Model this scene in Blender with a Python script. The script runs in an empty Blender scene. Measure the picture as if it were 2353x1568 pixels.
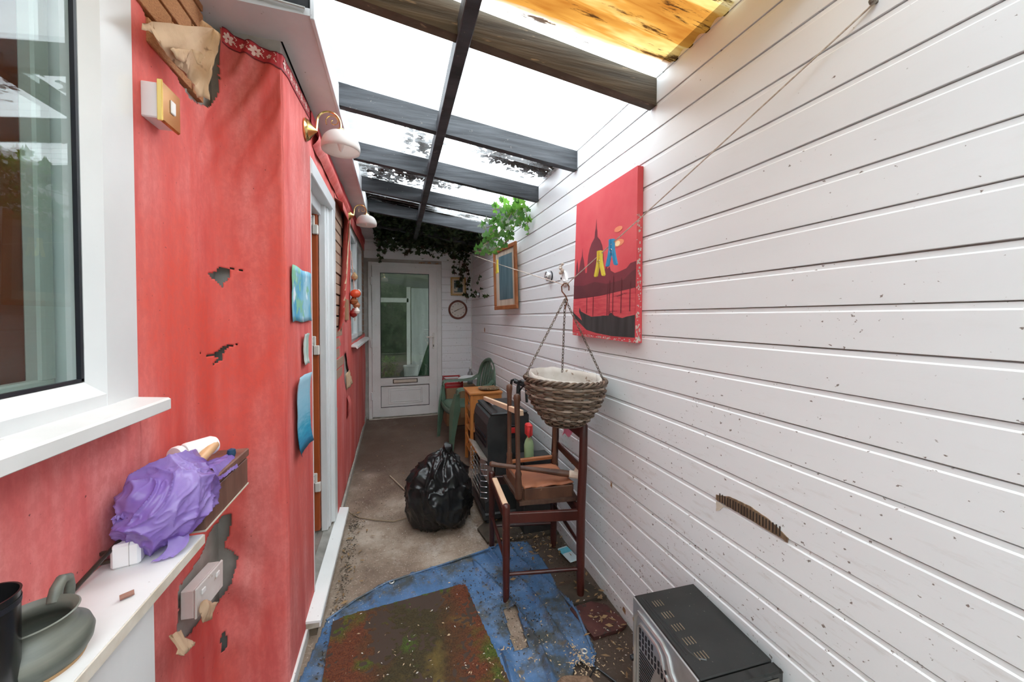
import bpy, math, random
from mathutils import Vector, Matrix, noise
random.seed(7)
R = math.radians
S = bpy.context.scene
C = S.collection

# ------------------------------------------------------------------ camera, light, exposure
cam = bpy.data.objects.new('camera', bpy.data.cameras.new('camera'))
C.objects.link(cam)
cam.location = (0, 0, 1.453)
cam.rotation_euler = (R(90 - 1.1), 0, R(-17.4))
cam.data.sensor_width = 36
cam.data.lens = 36 * 850 / 2353
cam.data.shift_y = -38 / 2353
cam.data.clip_start = 0.01
S.camera = cam
W = bpy.data.worlds.new('overcast_sky'); S.world = W; W.use_nodes = True
W.node_tree.nodes['Background'].inputs[0].default_value = (0.89, 0.965, 1.0, 1)
W.node_tree.nodes['Background'].inputs[1].default_value = 3.0
S.view_settings.view_transform = 'Standard'
S.view_settings.look = 'None'
S.view_settings.gamma = 1
S.view_settings.use_curve_mapping = False
S.view_settings.exposure = 1.38
try:
    S.cycles.use_denoising = True
    S.cycles.max_bounces = 10
    S.cycles.diffuse_bounces = 6
    S.cycles.transparent_max_bounces = 16
except AttributeError: S.frame_start = 1


# ------------------------------------------------------------------ materials
def rgb(h):
    h = h.lstrip('#'); o = []
    for i in (0, 2, 4):
        c = int(h[i:i + 2], 16) / 255
        o.append(c / 12.92 if c <= .04045 else ((c + .055) / 1.055) ** 2.4)
    return tuple(o) + (1,)
def col(c): return rgb(c) if isinstance(c, str) else tuple(c[:3]) + (1,)
class Nt:
    def __init__(s, name):
        s.m = bpy.data.materials.new(name); s.m.use_nodes = True
        s.t = s.m.node_tree; s.n = s.t.nodes; s.l = s.t.links
        s.p = s.n['Principled BSDF']; s.out = s.n['Material Output']
        s.tc = s.n.new('ShaderNodeTexCoord')
    def map(s, sc=(1, 1, 1), loc=(0, 0, 0), rot=(0, 0, 0)):
        a = s.n.new('ShaderNodeMapping'); s.l.new(s.tc.outputs['Object'], a.inputs[0])
        a.inputs['Scale'].default_value = sc; a.inputs['Location'].default_value = loc
        a.inputs['Rotation'].default_value = rot
        return a.outputs[0]
    def noise(s, scale, sc=(1, 1, 1), det=4, rough=.55, loc=(0, 0, 0), dist=0):
        a = s.n.new('ShaderNodeTexNoise'); s.l.new(s.map(sc, loc), a.inputs['Vector'])
        a.inputs['Scale'].default_value = scale; a.inputs['Detail'].default_value = det
        a.inputs['Roughness'].default_value = rough; a.inputs['Distortion'].default_value = dist
        return a.outputs['Fac']
    def ramp(s, f, stops):
        a = s.n.new('ShaderNodeValToRGB'); s.l.new(f, a.inputs[0]); e = a.color_ramp.elements
        while len(e) < len(stops): e.new(.5)
        for i, (p, c) in enumerate(stops):
            e[i].position = p; e[i].color = col(c) if not isinstance(c, (int, float)) else (c, c, c, 1)
        return a.outputs[0]
    def mix(s, f, a, b):
        m = s.n.new('ShaderNodeMix'); m.data_type = 'RGBA'
        if isinstance(f, (int, float)): m.inputs[0].default_value = f
        else: s.l.new(f, m.inputs[0])
        for i, v in ((6, a), (7, b)):
            if isinstance(v, (str, tuple, list)): m.inputs[i].default_value = col(v)
            else: s.l.new(v, m.inputs[i])
        return m.outputs[2]
    def math(s, op, a, b):
        m = s.n.new('ShaderNodeMath'); m.operation = op
        for i, v in ((0, a), (1, b)):
            if isinstance(v, (int, float)): m.inputs[i].default_value = v
            else: s.l.new(v, m.inputs[i])
        return m.outputs[0]
    def sep(s):
        a = s.n.new('ShaderNodeSeparateXYZ'); s.l.new(s.tc.outputs['Object'], a.inputs[0]); return a.outputs
    def base(s, c):
        if isinstance(c, (str, tuple, list)): s.p.inputs['Base Color'].default_value = col(c)
        else: s.l.new(c, s.p.inputs['Base Color'])
    def bump(s, h, st=.3, d=.01):
        b = s.n.new('ShaderNodeBump'); b.inputs['Strength'].default_value = st; b.inputs['Distance'].default_value = d
        s.l.new(h, b.inputs['Height']); s.l.new(b.outputs[0], s.p.inputs['Normal'])
    def set(s, **k):
        for a, v in k.items(): s.p.inputs[a.replace('_', ' ')].default_value = v
        return s.m
MATS = {}
def M(name, c1, c2=None, rough=.6, metal=0, scale=8, st=(1, 1, 1), spots=None, bump=0, lo=.35, hi=.65, **k):
    if name in MATS: return MATS[name]
    n = Nt(name)
    c = col(c1)
    if c2 is not None:
        f = n.noise(scale, st, 5)
        c = n.ramp(f, [(lo, c1), (hi, c2)])
        if bump: n.bump(f, bump, .01)
    for sp in (spots or []):
        sc, th, cc = sp[:3]
        f2 = n.noise(sc, sp[3] if len(sp) > 3 else (1, 1, 1), 3, .6, (3.1, 1.7, 5.3))
        c = n.mix(n.ramp(f2, [(th, 0), (th + .05, 1)]), c, cc)
    n.base(c)
    n.set(Roughness=rough, Metallic=metal)
    n.set(**k)
    MATS[name] = n.m
    return n.m

def m_red():
    n = Nt('red_wallpaper')
    st = n.noise(7, (1, 1, .16), 6, .6)
    pa = n.noise(2.2, (1, 1, .5), 4, .6, (4, 2, 1))
    a = n.ramp(st, [(.36, (.56, .065, .06)), (.48, (.69, .145, .132)), (.66, (.78, .275, .255))])
    b = n.mix(n.ramp(pa, [(.44, 0), (.66, .85)]), a, (.70, .075, .045))
    g = n.noise(60, (1, 1, .7), 3, .7)
    c = n.mix(n.ramp(g, [(.42, .35), (.6, 0)]), b, (.55, .10, .09))
    sp = n.noise(90, (1, 1, 1), 2, .5, (7, 7, 7))
    c = n.mix(n.ramp(sp, [(.74, 0), (.77, .8)]), c, (.12, .03, .03))
    n.base(c); n.bump(g, .12, .004)
    return n.set(Roughness=.72)
def m_clad():
    n = Nt('white_cladding')
    a = n.ramp(n.noise(1.6, (.3, .4, 2), 4), [(.3, (.77, .785, .80)), (.7, (.83, .85, .865))])
    x, y, z = n.sep()
    gr = n.noise(7, (.3, 1, 5), 6, .7, (2, 9, 4))
    low = n.math('SUBTRACT', 1.5, z)
    dirt = n.math('MULTIPLY', n.ramp(gr, [(.56, 0), (.74, 1)]), n.ramp(low, [(.25, .05), (1, .5)]))
    a = n.mix(dirt, a, (.42, .34, .27))
    sp = n.noise(75, (1, .75, 1), 3, .55, (1, 5, 8))
    cl = n.noise(4, (1, 1, 1), 3, .6, (6, 3, 1))
    th = n.math('ADD', n.math('MULTIPLY', sp, 1), n.math('MULTIPLY', n.math('ADD', n.math('MULTIPLY', low, .035), n.math('MULTIPLY', cl, .16)), 1))
    a = n.mix(n.ramp(th, [(.775, 0), (.805, .9)]), a, (.16, .12, .10))
    n.base(a); return n.set(Roughness=.38)
def m_floor():
    n = Nt('worn_concrete')
    a = n.ramp(n.noise(2.6, (1, 1, 1), 7, .65), [(.32, (.15, .10, .07)), (.5, (.25, .185, .135)), (.66, (.40, .325, .26))])
    b = n.noise(1.1, (1, 1, 1), 4, .6, (5, 1, 0))
    a = n.mix(n.ramp(b, [(.48, 0), (.64, .75)]), a, (.095, .06, .04))
    w = n.noise(2.1, (1, .7, 1), 6, .7, (2.2, 7.1, 0))
    a = n.mix(n.ramp(w, [(.60, 0), (.70, .6)]), a, (.52, .47, .42))
    g = n.noise(110, (1, 1, 1), 3, .7)
    a = n.mix(n.ramp(g, [(.58, 0), (.68, .6)]), a, (.55, .46, .38))
    g2 = n.noise(75, (1, 1, 1), 3, .7, (4, 4, 4))
    a = n.mix(n.ramp(g2, [(.6, 0), (.7, .7)]), a, (.07, .05, .04))
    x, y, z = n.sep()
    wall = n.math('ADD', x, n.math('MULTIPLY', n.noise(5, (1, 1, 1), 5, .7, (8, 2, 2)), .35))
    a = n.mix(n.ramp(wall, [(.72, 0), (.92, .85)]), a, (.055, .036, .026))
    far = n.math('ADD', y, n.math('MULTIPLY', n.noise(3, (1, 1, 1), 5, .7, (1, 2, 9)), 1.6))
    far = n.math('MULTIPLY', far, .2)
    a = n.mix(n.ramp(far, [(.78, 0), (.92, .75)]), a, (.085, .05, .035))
    n.base(a); n.bump(g, .35, .006); return n.set(Roughness=.8)
def m_tarp():
    n = Nt('blue_tarp')
    a = n.ramp(n.noise(5, (1, 1, 1), 5, .6), [(.3, (.035, .085, .18)), (.5, (.065, .15, .30)), (.7, (.15, .24, .40))])
    d = n.noise(4.2, (1, 1, 1), 7, .72, (2, 6, 1))
    a = n.mix(n.ramp(d, [(.46, 0), (.60, .9)]), a, (.05, .05, .035))
    x, y, z = n.sep()
    e = n.noise(16, (1, 1, 1), 5, .7, (9, 1, 1))
    a = n.mix(n.ramp(e, [(.58, 0), (.66, .75)]), a, (.13, .10, .06))
    g = n.noise(120, (1, 1, 1), 2, .6)
    a = n.mix(n.ramp(g, [(.66, 0), (.72, .8)]), a, (.5, .42, .3))
    n.base(a); n.bump(e, .25, .01); return n.set(Roughness=.5)
def m_mat():
    n = Nt('mossy_coir')
    g = n.noise(170, (1, 1, 1), 3, .7)
    a = n.ramp(g, [(.35, (.065, .016, .007)), (.65, (.20, .055, .018))])
    x, y, z = n.sep()
    d1 = n.math('ADD', n.math('MULTIPLY', n.math('ABSOLUTE', n.math('SUBTRACT', x, .06), 0), 1.6), n.math('MULTIPLY', n.noise(6, (1, 1, 1), 6, .65), .55))
    a = n.mix(n.ramp(d1, [(.42, .95), (.68, 0)]), a, n.ramp(g, [(.3, (.022, .016, .006)), (.7, (.075, .06, .02))]))
    h = n.noise(4.2, (1, 1, 1), 4, .6, (1.3, 2.4, 0))
    a = n.mix(n.ramp(h, [(.52, 0), (.62, .85)]), a, n.ramp(g, [(.3, (.018, .045, .004)), (.7, (.10, .17, .018))]))
    h2 = n.noise(3.3, (1, 1, 1), 5, .6, (7, 4, 2))
    a = n.mix(n.ramp(h2, [(.6, 0), (.72, .7)]), a, (.22, .15, .035))
    n.base(a); n.bump(g, .8, .012); return n.set(Roughness=.95)
def m_sheet(name, kind):
    n = Nt(name); n.n.remove(n.p)
    tr = n.n.new('ShaderNodeBsdfTransparent'); df = n.n.new('ShaderNodeBsdfTranslucent')
    mx = n.n.new('ShaderNodeMixShader'); mx.inputs[0].default_value = .22
    st = n.noise(9, (.12, 1, 1), 4, .6)
    if kind == 'orange':
        c = n.ramp(st, [(.32, (.42, .37, .26)), (.42, (.22, .15, .055)), (.54, (.15, .066, .012)), (.68, (.095, .03, .004))])
        y = n.sep()[1]
        edge = n.math('ADD', n.math('MULTIPLY', n.sep()[0], .02), n.math('ADD', y, n.math('MULTIPLY', st, .10)))
        c = n.mix(n.ramp(n.math('MULTIPLY', edge, .5), [(.655, 0), (.672, 1)]), c, (.86, .87, .86))
        dk = n.noise(14, (.10, 1.3, 1), 6, .72, (3, 3, 3))
        c = n.mix(n.ramp(dk, [(.57, 0), (.62, .95)]), c, (.016, .006, .002))
    else:
        amt = {'clear': .70, 'dirty': .60, 'grimy': .53, 'overgrown': .45}[kind]
        c = n.ramp(st, [(.3, (.80, .82, .84)), (.7, (.90, .91, .92))])
        dk = n.noise(5, (.5, 1, 1), 7, .7, (3, 3, 3))
        c = n.mix(n.ramp(dk, [(amt, 0), (amt + .1, .9)]), c, (.05, .04, .025))
        fl = n.noise(120, (1, 1, 1), 2, .5)
        c = n.mix(n.ramp(fl, [(.76, 0), (.78, .7)]), c, (.1, .09, .08))
    n.l.new(c, tr.inputs[0]); n.l.new(c, df.inputs[0])
    n.l.new(tr.outputs[0], mx.inputs[1]); n.l.new(df.outputs[0], mx.inputs[2]); n.l.new(mx.outputs[0], n.out.inputs[0])
    return n.m
def m_glass(name, tint=(.9, .93, .92), ior=1.5, dirt=.06):
    n = Nt(name); n.n.remove(n.p)
    tr = n.n.new('ShaderNodeBsdfTransparent'); tr.inputs[0].default_value = col(tint)
    gl = n.n.new('ShaderNodeBsdfGlossy'); gl.inputs['Roughness'].default_value = .01
    fr = n.n.new('ShaderNodeFresnel'); fr.inputs[0].default_value = ior
    mx = n.n.new('ShaderNodeMixShader'); ge = n.n.new('ShaderNodeNewGeometry')
    n.l.new(n.math('MULTIPLY', fr.outputs[0], n.math('SUBTRACT', 1, ge.outputs['Backfacing'])), mx.inputs[0])
    n.l.new(tr.outputs[0], mx.inputs[1]); n.l.new(gl.outputs[0], mx.inputs[2])
    df = n.n.new('ShaderNodeBsdfDiffuse'); df.inputs[0].default_value = (.5, .48, .44, 1)
    m2 = n.n.new('ShaderNodeMixShader')
    n.l.new(n.ramp(n.noise(6, (1, 1, .4), 5, .6), [(.5, 0), (.8, dirt)]), m2.inputs[0])
    n.l.new(mx.outputs[0], m2.inputs[1]); n.l.new(df.outputs[0], m2.inputs[2]); n.l.new(m2.outputs[0], n.out.inputs[0])
    return n.m
def m_thin(name, c1, c2, scale, rough=.35, trans=.35, alpha=1.0):
    n = Nt(name)
    a = n.ramp(n.noise(scale, (1, 1, 1), 4), [(.35, c1), (.65, c2)])
    n.base(a); n.set(Roughness=rough)
    t = n.n.new('ShaderNodeBsdfTranslucent'); n.l.new(a, t.inputs[0])
    mx = n.n.new('ShaderNodeMixShader'); mx.inputs[0].default_value = trans
    n.l.new(n.p.outputs[0], mx.inputs[1]); n.l.new(t.outputs[0], mx.inputs[2]); n.l.new(mx.outputs[0], n.out.inputs[0])
    return n.m
RED = m_red(); CLAD = m_clad(); FLOOR = m_floor(); TARP = m_tarp(); COIR = m_mat()
SH = {k: m_sheet('roof_sheet_' + k, k) for k in ('orange', 'clear', 'dirty', 'grimy', 'overgrown')}
GLASS = m_glass('window_glass'); GLASSD = m_glass('door_glass', (.56, .58, .56), 1.8, .10)
PLASTER = M('grey_plaster', (.33, .31, .28), (.44, .42, .39), .9, scale=9, bump=.3)
BRICK = M('orange_brick', (.36, .16, .07), (.50, .25, .11), .9, scale=20, bump=.4, spots=[(40, .62, (.15, .08, .05))])
BRICKD = M('dull_brick', (.30, .17, .11), (.44, .30, .22), .9, scale=20, bump=.4, spots=[(40, .6, (.12, .08, .06))])
UPVC = M('white_upvc', (.66, .675, .68), (.73, .74, .74), .3, scale=3, spots=[(120, .76, (.15, .13, .11))])
UPVCO = M('weathered_upvc', (.70, .69, .67), (.78, .775, .76), .35, scale=4, spots=[(70, .70, (.30, .24, .19)), (9, .72, (.50, .44, .38))])
SOFF = M('grubby_white_board', (.60, .60, .61), (.72, .72, .735), .55, scale=3, spots=[(60, .70, (.2, .18, .16)), (7, .72, (.45, .43, .40))])
SHELFW = M('white_shelf_board', (.66, .655, .64), (.74, .735, .725), .4, scale=5, spots=[(45, .72, (.35, .28, .22))])
CHIP = M('bare_board_edge', (.52, .45, .36), (.66, .60, .52), .8, scale=14)
BLKWOOD = M('black_painted_timber', (.014, .016, .02), (.055, .06, .068), .6, scale=10, st=(.25, 1, 3), bump=.5, spots=[(50, .68, (.16, .15, .13))])
BRNWOOD = M('weathered_brown_timber', (.045, .034, .023), (.12, .092, .062), .8, scale=10, st=(.2, 1, 3.5), bump=.6, spots=[(30, .66, (.25, .17, .10), (.3, 1, 2))])
RUBBER = M('black_gasket', (.006, .007, .012), None, .5)
BLACK = M('black_plastic', (.010, .011, .012), (.022, .023, .024), .35, scale=30)
KRAFT = M('brown_backing_paper', (.50, .33, .20), (.62, .44, .29), .85, scale=12, bump=.3, spots=[(18, .62, (.28, .17, .10))])
GOLD = M('polished_brass', (.80, .55, .22), (.88, .65, .30), .2, metal=1, scale=8)
CHROME = M('bright_steel', (.70, .70, .71), None, .22, metal=1)
MAHOG = M('dark_mahogany', (.030, .0065, .005), (.068, .014, .010), .35, scale=9, st=(1, 1, .2), spots=[(40, .7, (.20, .09, .06))])
OLDWOOD = M('worn_dark_wood', (.065, .026, .015), (.15, .065, .035), .5, scale=9, st=(1, 1, .25), spots=[(40, .68, (.26, .14, .08))])
PLY = M('reddish_plywood', (.26, .085, .038), (.40, .15, .07), .55, scale=7, st=(.4, 1.5, 1), spots=[(30, .7, (.08, .03, .02))])
PINE = M('pale_new_pine', (.74, .48, .30), (.82, .58, .40), .6, scale=8, st=(2, .3, 2))
ORWOOD = M('orange_varnished_pine', (.42, .15, .035), (.55, .22, .06), .4, scale=8, st=(1.5, 1.5, .3))
FRAMEW = M('chestnut_frame', (.27, .085, .028), (.40, .15, .055), .4, scale=10, st=(1, 1, 1))
WALNUT = M('walnut_veneer', (.115, .05, .035), (.22, .115, .085), .45, scale=7, st=(3, 3, .5))
GREENP = M('green_garden_plastic', (.068, .118, .08), (.10, .165, .115), .45, scale=5, spots=[(20, .70, (.20, .22, .16))])
DOORW = M('orange_stained_door', (.33, .06, .013), (.45, .10, .025), .4, scale=7, st=(1, 1, .2))
WHITE = M('plain_white', (.80, .80, .79), (.86, .86, .85), .5, scale=6, spots=[(60, .74, (.4, .36, .3))])
IVORY = M('old_white_plastic', (.66, .62, .56), (.74, .71, .66), .4, scale=10)

# ------------------------------------------------------------------ mesh helpers
class MB:
    def __init__(s): s.v = []; s.f = []
    def add(s, vs, fs, mtx=None):
        o = len(s.v)
        s.v += [tuple(mtx @ Vector(p)) if mtx else tuple(p) for p in vs]
        s.f += [[i + o for i in f] for f in fs]; return s
    def box(s, a, b, ch=0, mtx=None):
        x0, y0, z0 = [min(a[i], b[i]) for i in range(3)]; x1, y1, z1 = [max(a[i], b[i]) for i in range(3)]
        if ch <= 0:
            vs = [(x, y, z) for z in (z0, z1) for y in (y0, y1) for x in (x0, x1)]
            return s.add(vs, [(0, 2, 3, 1), (4, 5, 7, 6), (0, 1, 5, 4), (2, 6, 7, 3), (0, 4, 6, 2), (1, 3, 7, 5)], mtx)
        ch = min(ch, (x1 - x0) * .45, (y1 - y0) * .45, (z1 - z0) * .45)
        vs = []; idx = {}
        for i in (0, 1):
            for j in (0, 1):
                for k in (0, 1):
                    p = [(x0, x1)[i], (y0, y1)[j], (z0, z1)[k]]; sg = [1 - 2 * i, 1 - 2 * j, 1 - 2 * k]
                    for ax in range(3):
                        q = [p[t] + (0 if t == ax else sg[t] * ch) for t in range(3)]
                        idx[i, j, k, ax] = len(vs); vs.append(q)
        fs = []
        for ax in range(3):
            o = [t for t in range(3) if t != ax]
            for e in (0, 1):
                loop = []
                for a2, b2 in ((0, 0), (1, 0), (1, 1), (0, 1)):
                    t = [0, 0, 0]; t[ax] = e; t[o[0]] = a2; t[o[1]] = b2; loop.append(idx[(*t, ax)])
                fs.append(loop if (e == 1) == (ax != 1) else loop[::-1])
            for a2 in (0, 1):
                for b2 in (0, 1):
                    k0 = [0, 0, 0]; k0[o[0]] = a2; k0[o[1]] = b2; k1 = list(k0); k1[ax] = 1
                    fs.append([idx[(*k0, o[0])], idx[(*k1, o[0])], idx[(*k1, o[1])], idx[(*k0, o[1])]])
        for i in (0, 1):
            for j in (0, 1):
                for k in (0, 1): fs.append([idx[i, j, k, 0], idx[i, j, k, 1], idx[i, j, k, 2]])
        return s.add(vs, fs, mtx)
    def tube(s, pts, r, n=8, cap=True, closed=False, mtx=None):
        pts = [Vector(p) for p in pts]; N = len(pts)
        rs = r if isinstance(r, (list, tuple)) else [r] * N
        vs = []; fs = []; up = None
        for i, p in enumerate(pts):
            if closed: t = pts[(i + 1) % N] - pts[i - 1]
            else: t = pts[min(i + 1, N - 1)] - pts[max(i - 1, 0)]
            if t.length < 1e-9: t = Vector((0, 0, 1))
            t.normalize()
            if up is None:
                up = Vector((0, 0, 1)) if abs(t.z) < .9 else Vector((1, 0, 0))
            a = up - t * up.dot(t)
            if a.length < 1e-6: a = t.orthogonal()
            a.normalize(); up = a; b = t.cross(a)
            for k in range(n):
                g = 2 * math.pi * k / n; vs.append(p + (a * math.cos(g) + b * math.sin(g)) * rs[i])
        M_ = N if closed else N - 1
        for i in range(M_):
            j = (i + 1) % N
            for k in range(n):
                k2 = (k + 1) % n; fs.append([i * n + k, i * n + k2, j * n + k2, j * n + k])
        if cap and not closed: fs += [list(range(n))[::-1], [(N - 1) * n + k for k in range(n)]]
        return s.add(vs, fs, mtx)
    def lathe(s, prof, c=(0, 0, 0), n=24, axis='z', mtx=None, a0=0, a1=2 * math.pi):
        full = abs(a1 - a0 - 2 * math.pi) < 1e-6; m = n if full else n + 1; vs = []
        for r, h in prof:
            for k in range(m):
                g = a0 + (a1 - a0) * k / n; p = (r * math.cos(g), r * math.sin(g), h)
                if axis == 'x': p = (p[2], p[0], p[1])
                if axis == 'y': p = (p[1], p[2], p[0])
                vs.append((p[0] + c[0], p[1] + c[1], p[2] + c[2]))
        fs = []
        for i in range(len(prof) - 1):
            for k in range(n):
                k2 = (k + 1) % m if full else k + 1
                fs.append([i * m + k, i * m + k2, (i + 1) * m + k2, (i + 1) * m + k])
        return s.add(vs, fs, mtx)
    def disc(s, c, r, n=20, axis='z', flip=False):
        vs = []
        for k in range(n):
            g = 2 * math.pi * k / n; p = (r * math.cos(g), r * math.sin(g), 0)
            if axis == 'x': p = (0, p[0], p[1])
            if axis == 'y': p = (p[1], 0, p[0])
            vs.append(tuple(p[i] + c[i] for i in range(3)))
        return s.add(vs, [list(range(n))[::-1 if flip else 1]])
    def grid(s, fn, nu, nv, keep=None, mtx=None):
        vs = [fn(i / nu, j / nv) for j in range(nv + 1) for i in range(nu + 1)]; fs = []
        for j in range(nv):
            for i in range(nu):
                if keep is None or keep((i + .5) / nu, (j + .5) / nv):
                    a = j * (nu + 1) + i; fs.append([a, a + 1, a + nu + 2, a + nu + 1])
        used = sorted({q for f in fs for q in f}); mp = {q: i for i, q in enumerate(used)}
        return s.add([vs[q] for q in used], [[mp[q] for q in f] for f in fs], mtx)
    def prism(s, poly, d, mtx=None, plane='xy', off=0):
        """polygon (a,b) extruded d along the third axis starting at off"""
        def P(a, b, c): return {'xy': (a, b, c), 'yz': (c, a, b), 'xz': (a, c, b)}[plane]
        n = len(poly); vs = [P(a, b, off) for a, b in poly] + [P(a, b, off + d) for a, b in poly]
        fs = [list(range(n))[::-1], [n + i for i in range(n)]] + [[i, (i + 1) % n, n + (i + 1) % n, n + i] for i in range(n)]
        return s.add(vs, fs, mtx)
    def ball(s, c, r, n=12, m=8, sc=(1, 1, 1)):
        vs = []; fs = []
        for j in range(m + 1):
            t = math.pi * j / m
            for k in range(n):
                g = 2 * math.pi * k / n
                vs.append((c[0] + r * sc[0] * math.sin(t) * math.cos(g), c[1] + r * sc[1] * math.sin(t) * math.sin(g), c[2] + r * sc[2] * math.cos(t)))
        for j in range(m):
            for k in range(n):
                k2 = (k + 1) % n; fs.append([j * n + k, (j + 1) * n + k, (j + 1) * n + k2, j * n + k2])
        return s.add(vs, fs)
def bx(a, b, ch=0, mtx=None): return MB().box(a, b, ch, mtx)
def smooth_on(me, ang=40):
    me.polygons.foreach_set('use_smooth', [True] * len(me.polygons))
    try: me.set_sharp_from_angle(angle=R(ang))
    except Exception: pass
def obj(name, mb, m, parent=None, smooth=False, ang=40, thick=0, fixn=True):
    me = bpy.data.meshes.new(name); me.from_pydata(mb.v, [], mb.f)
    if fixn:
        import bmesh
        b = bmesh.new(); b.from_mesh(me); bmesh.ops.recalc_face_normals(b, faces=b.faces[:]); b.to_mesh(me); b.free()
    me.materials.append(m)
    if smooth: smooth_on(me, ang)
    o = bpy.data.objects.new(name, me); C.objects.link(o)
    if parent is not None: adopt(o, parent)
    if thick:
        md = o.modifiers.new('thickness', 'SOLIDIFY'); md.thickness = thick; md.offset = 0
    return o
LOC = {}
def adopt(o, parent):
    o.parent = parent
    o.matrix_parent_inverse = LOC.get(parent.name, Matrix()).inverted()
def tag(o, label=None, cat=None, group=None, kind=None):
    if label: o['label'] = label
    if cat: o['category'] = cat
    if group: o['group'] = group
    if kind: o['kind'] = kind
    return o
def thing(name, label, cat, loc=(0, 0, 0), group=None, kind=None):
    o = bpy.data.objects.new(name, None); C.objects.link(o); o.location = loc; o.empty_display_size = .1
    LOC[o.name] = Matrix.Translation(loc)
    return tag(o, label, cat, group, kind)
def struct(name, mb, m, **k): return tag(obj(name, mb, m, **k), kind='structure')
def dup(o, name, mtx, parent, m=None):
    c = o.copy(); c.name = name; C.objects.link(c); c.matrix_world = Matrix()
    c.parent = parent; c.matrix_parent_inverse = LOC.get(parent.name, Matrix()).inverted() if parent else Matrix()
    c.matrix_basis = mtx
    return c
def inst(me, name, mtx, parent):
    c = bpy.data.objects.new(name, me); C.objects.link(c); c.parent = parent
    c.matrix_parent_inverse = LOC.get(parent.name, Matrix()).inverted(); c.matrix_basis = mtx
    return c
def mesh(name, mb, m, smooth=False):
    me = bpy.data.meshes.new(name); me.from_pydata(mb.v, [], mb.f); me.materials.append(m)
    if smooth: smooth_on(me)
    return me
def T(x, y, z): return Matrix.Translation((x, y, z))
def RX(a): return Matrix.Rotation(R(a), 4, 'X')
def RY(a): return Matrix.Rotation(R(a), 4, 'Y')
def RZ(a): return Matrix.Rotation(R(a), 4, 'Z')
def nz(x, y=0, z=0, s=1): return noise.noise((x * s, y * s, z * s))
def inpoly(x, y, P):
    c = False; j = len(P) - 1
    for i in range(len(P)):
        if (P[i][1] > y) != (P[j][1] > y) and x < (P[j][0] - P[i][0]) * (y - P[i][1]) / (P[j][1] - P[i][1]) + P[i][0]: c = not c
        j = i
    return c
def jag(P, step=.012, amp=.005, seed=0):
    o = []
    for i in range(len(P)):
        a, b = P[i], P[(i + 1) % len(P)]; L = math.hypot(b[0] - a[0], b[1] - a[1]); n = max(1, int(L / step))
        for k in range(n):
            t = k / n; x = a[0] + (b[0] - a[0]) * t; y = a[1] + (b[1] - a[1]) * t
            o.append((x + amp * nz(x * 60, y * 60, seed), y + amp * nz(x * 60, y * 60, seed + 9)))
    return o
def fz(y): return max(0.0, (y - 2.6) * .037)

RW = 1.04; BW = 5.25; LW = -.40; WW = -.62; PITCH = .108; G0 = .078
def zraf(x): return 2.466 - .126 * x

# ------------------------------------------------------------------ setting: ground, floor, cladding walls
GROUND = M('garden_ground', (.10, .085, .05), (.08, .12, .04), .95, scale=3, bump=.4)
struct('ground', bx((-9, -9, -.25), (9, 12, -.06)), GROUND)
def floor_fn(u, v):
    x = -.95 + u * 2.02; y = -2.2 + v * 7.5
    return (x, y, fz(y) + .0035 * nz(x * 5, y * 5) + .006 * max(0, nz(x * 2.3, y * 2.3, 4)) - .004)
floor = MB().grid(floor_fn, 100, 300)
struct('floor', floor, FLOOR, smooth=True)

def plank_profile(z0, z1, last=False):
    return [(.012, z0 + .0015), (.0008, z0 + .0016), (0, z0 + .0026), (0, z1 - .0165), (.0032, z1 - .0128), (.0036, z1 - .0016), (.011, z1 - .0012), (.012, z1 + .0010)]
wall_right = struct('wall_right', bx((RW + .011, -2.2, -.05), (RW + .14, BW + .1, 2.455)), PLASTER)
edges = [G0 + PITCH * k for k in range(23)]
for i in range(22):
    pr_ = plank_profile(edges[i], edges[i + 1]); dy = .0
    mb = MB(); ys = [-2.2, 5.25]
    vs = []; fs = []
    N = 28; n = len(pr_)
    for j in range(N + 1):
        y = ys[0] + (ys[1] - ys[0]) * j / N
        for d, z in pr_:
            w = .0012 * nz(y * 1.3, i * 3.7)
            vs.append((RW + d + w, y, z + .0015 * nz(y * .9, i * 2.1 + 50)))
    for j in range(N):
        for k in range(n - 1): fs.append([j * n + k, (j + 1) * n + k, (j + 1) * n + k + 1, j * n + k + 1])
    mb.add(vs, fs); obj('plank', mb, CLAD, wall_right, fixn=False)
tag(obj('baseboard', MB().prism([(0, -.02), (.0, .055), (-.004, .062), (-.004, .077), (.012, .077), (.012, -.02)], 7.45, plane='xz', off=-2.2, mtx=T(RW, 0, 0)), CLAD, wall_right), 'grimy bottom board of the cladding')
# broken strip of cladding
BRK = M('exposed_batten', (.10, .06, .035), (.26, .17, .10), .9, scale=40, st=(1, 4, .3))
strip = jag([(.985, .848), (.93, .866), (.86, .870), (.80, .862), (.742, .838), (.742, .824), (.80, .828), (.87, .829), (.985, .832)], .006, .003, 3)
bp = tag(obj('exposed_patch', MB().prism(strip, .003, plane='yz', off=RW - .003), BRK, wall_right), 'brown ribbed patch where cladding has broken away')
RIB = M('dark_rib', (.03, .018, .012), None, .9)
for k in range(22):
    y = .752 + k * .0102
    if inpoly(y, .842, strip): obj('rib', bx((RW - .0045, y, .832), (RW - .0028, y + .0035, .861 - .012 * abs(y - .88))), RIB, bp)
obj('torn_facing', MB().prism(jag([(.985, .826), (.985, .79), (.972, .80), (.955, .822), (.93, .826)], .006, .003, 5), .0015, plane='yz', off=RW - .0015), CHIP, wall_right)
STAIN = M('rust_stain', (.30, .16, .08), (.42, .26, .15), .8, scale=40)
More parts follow.
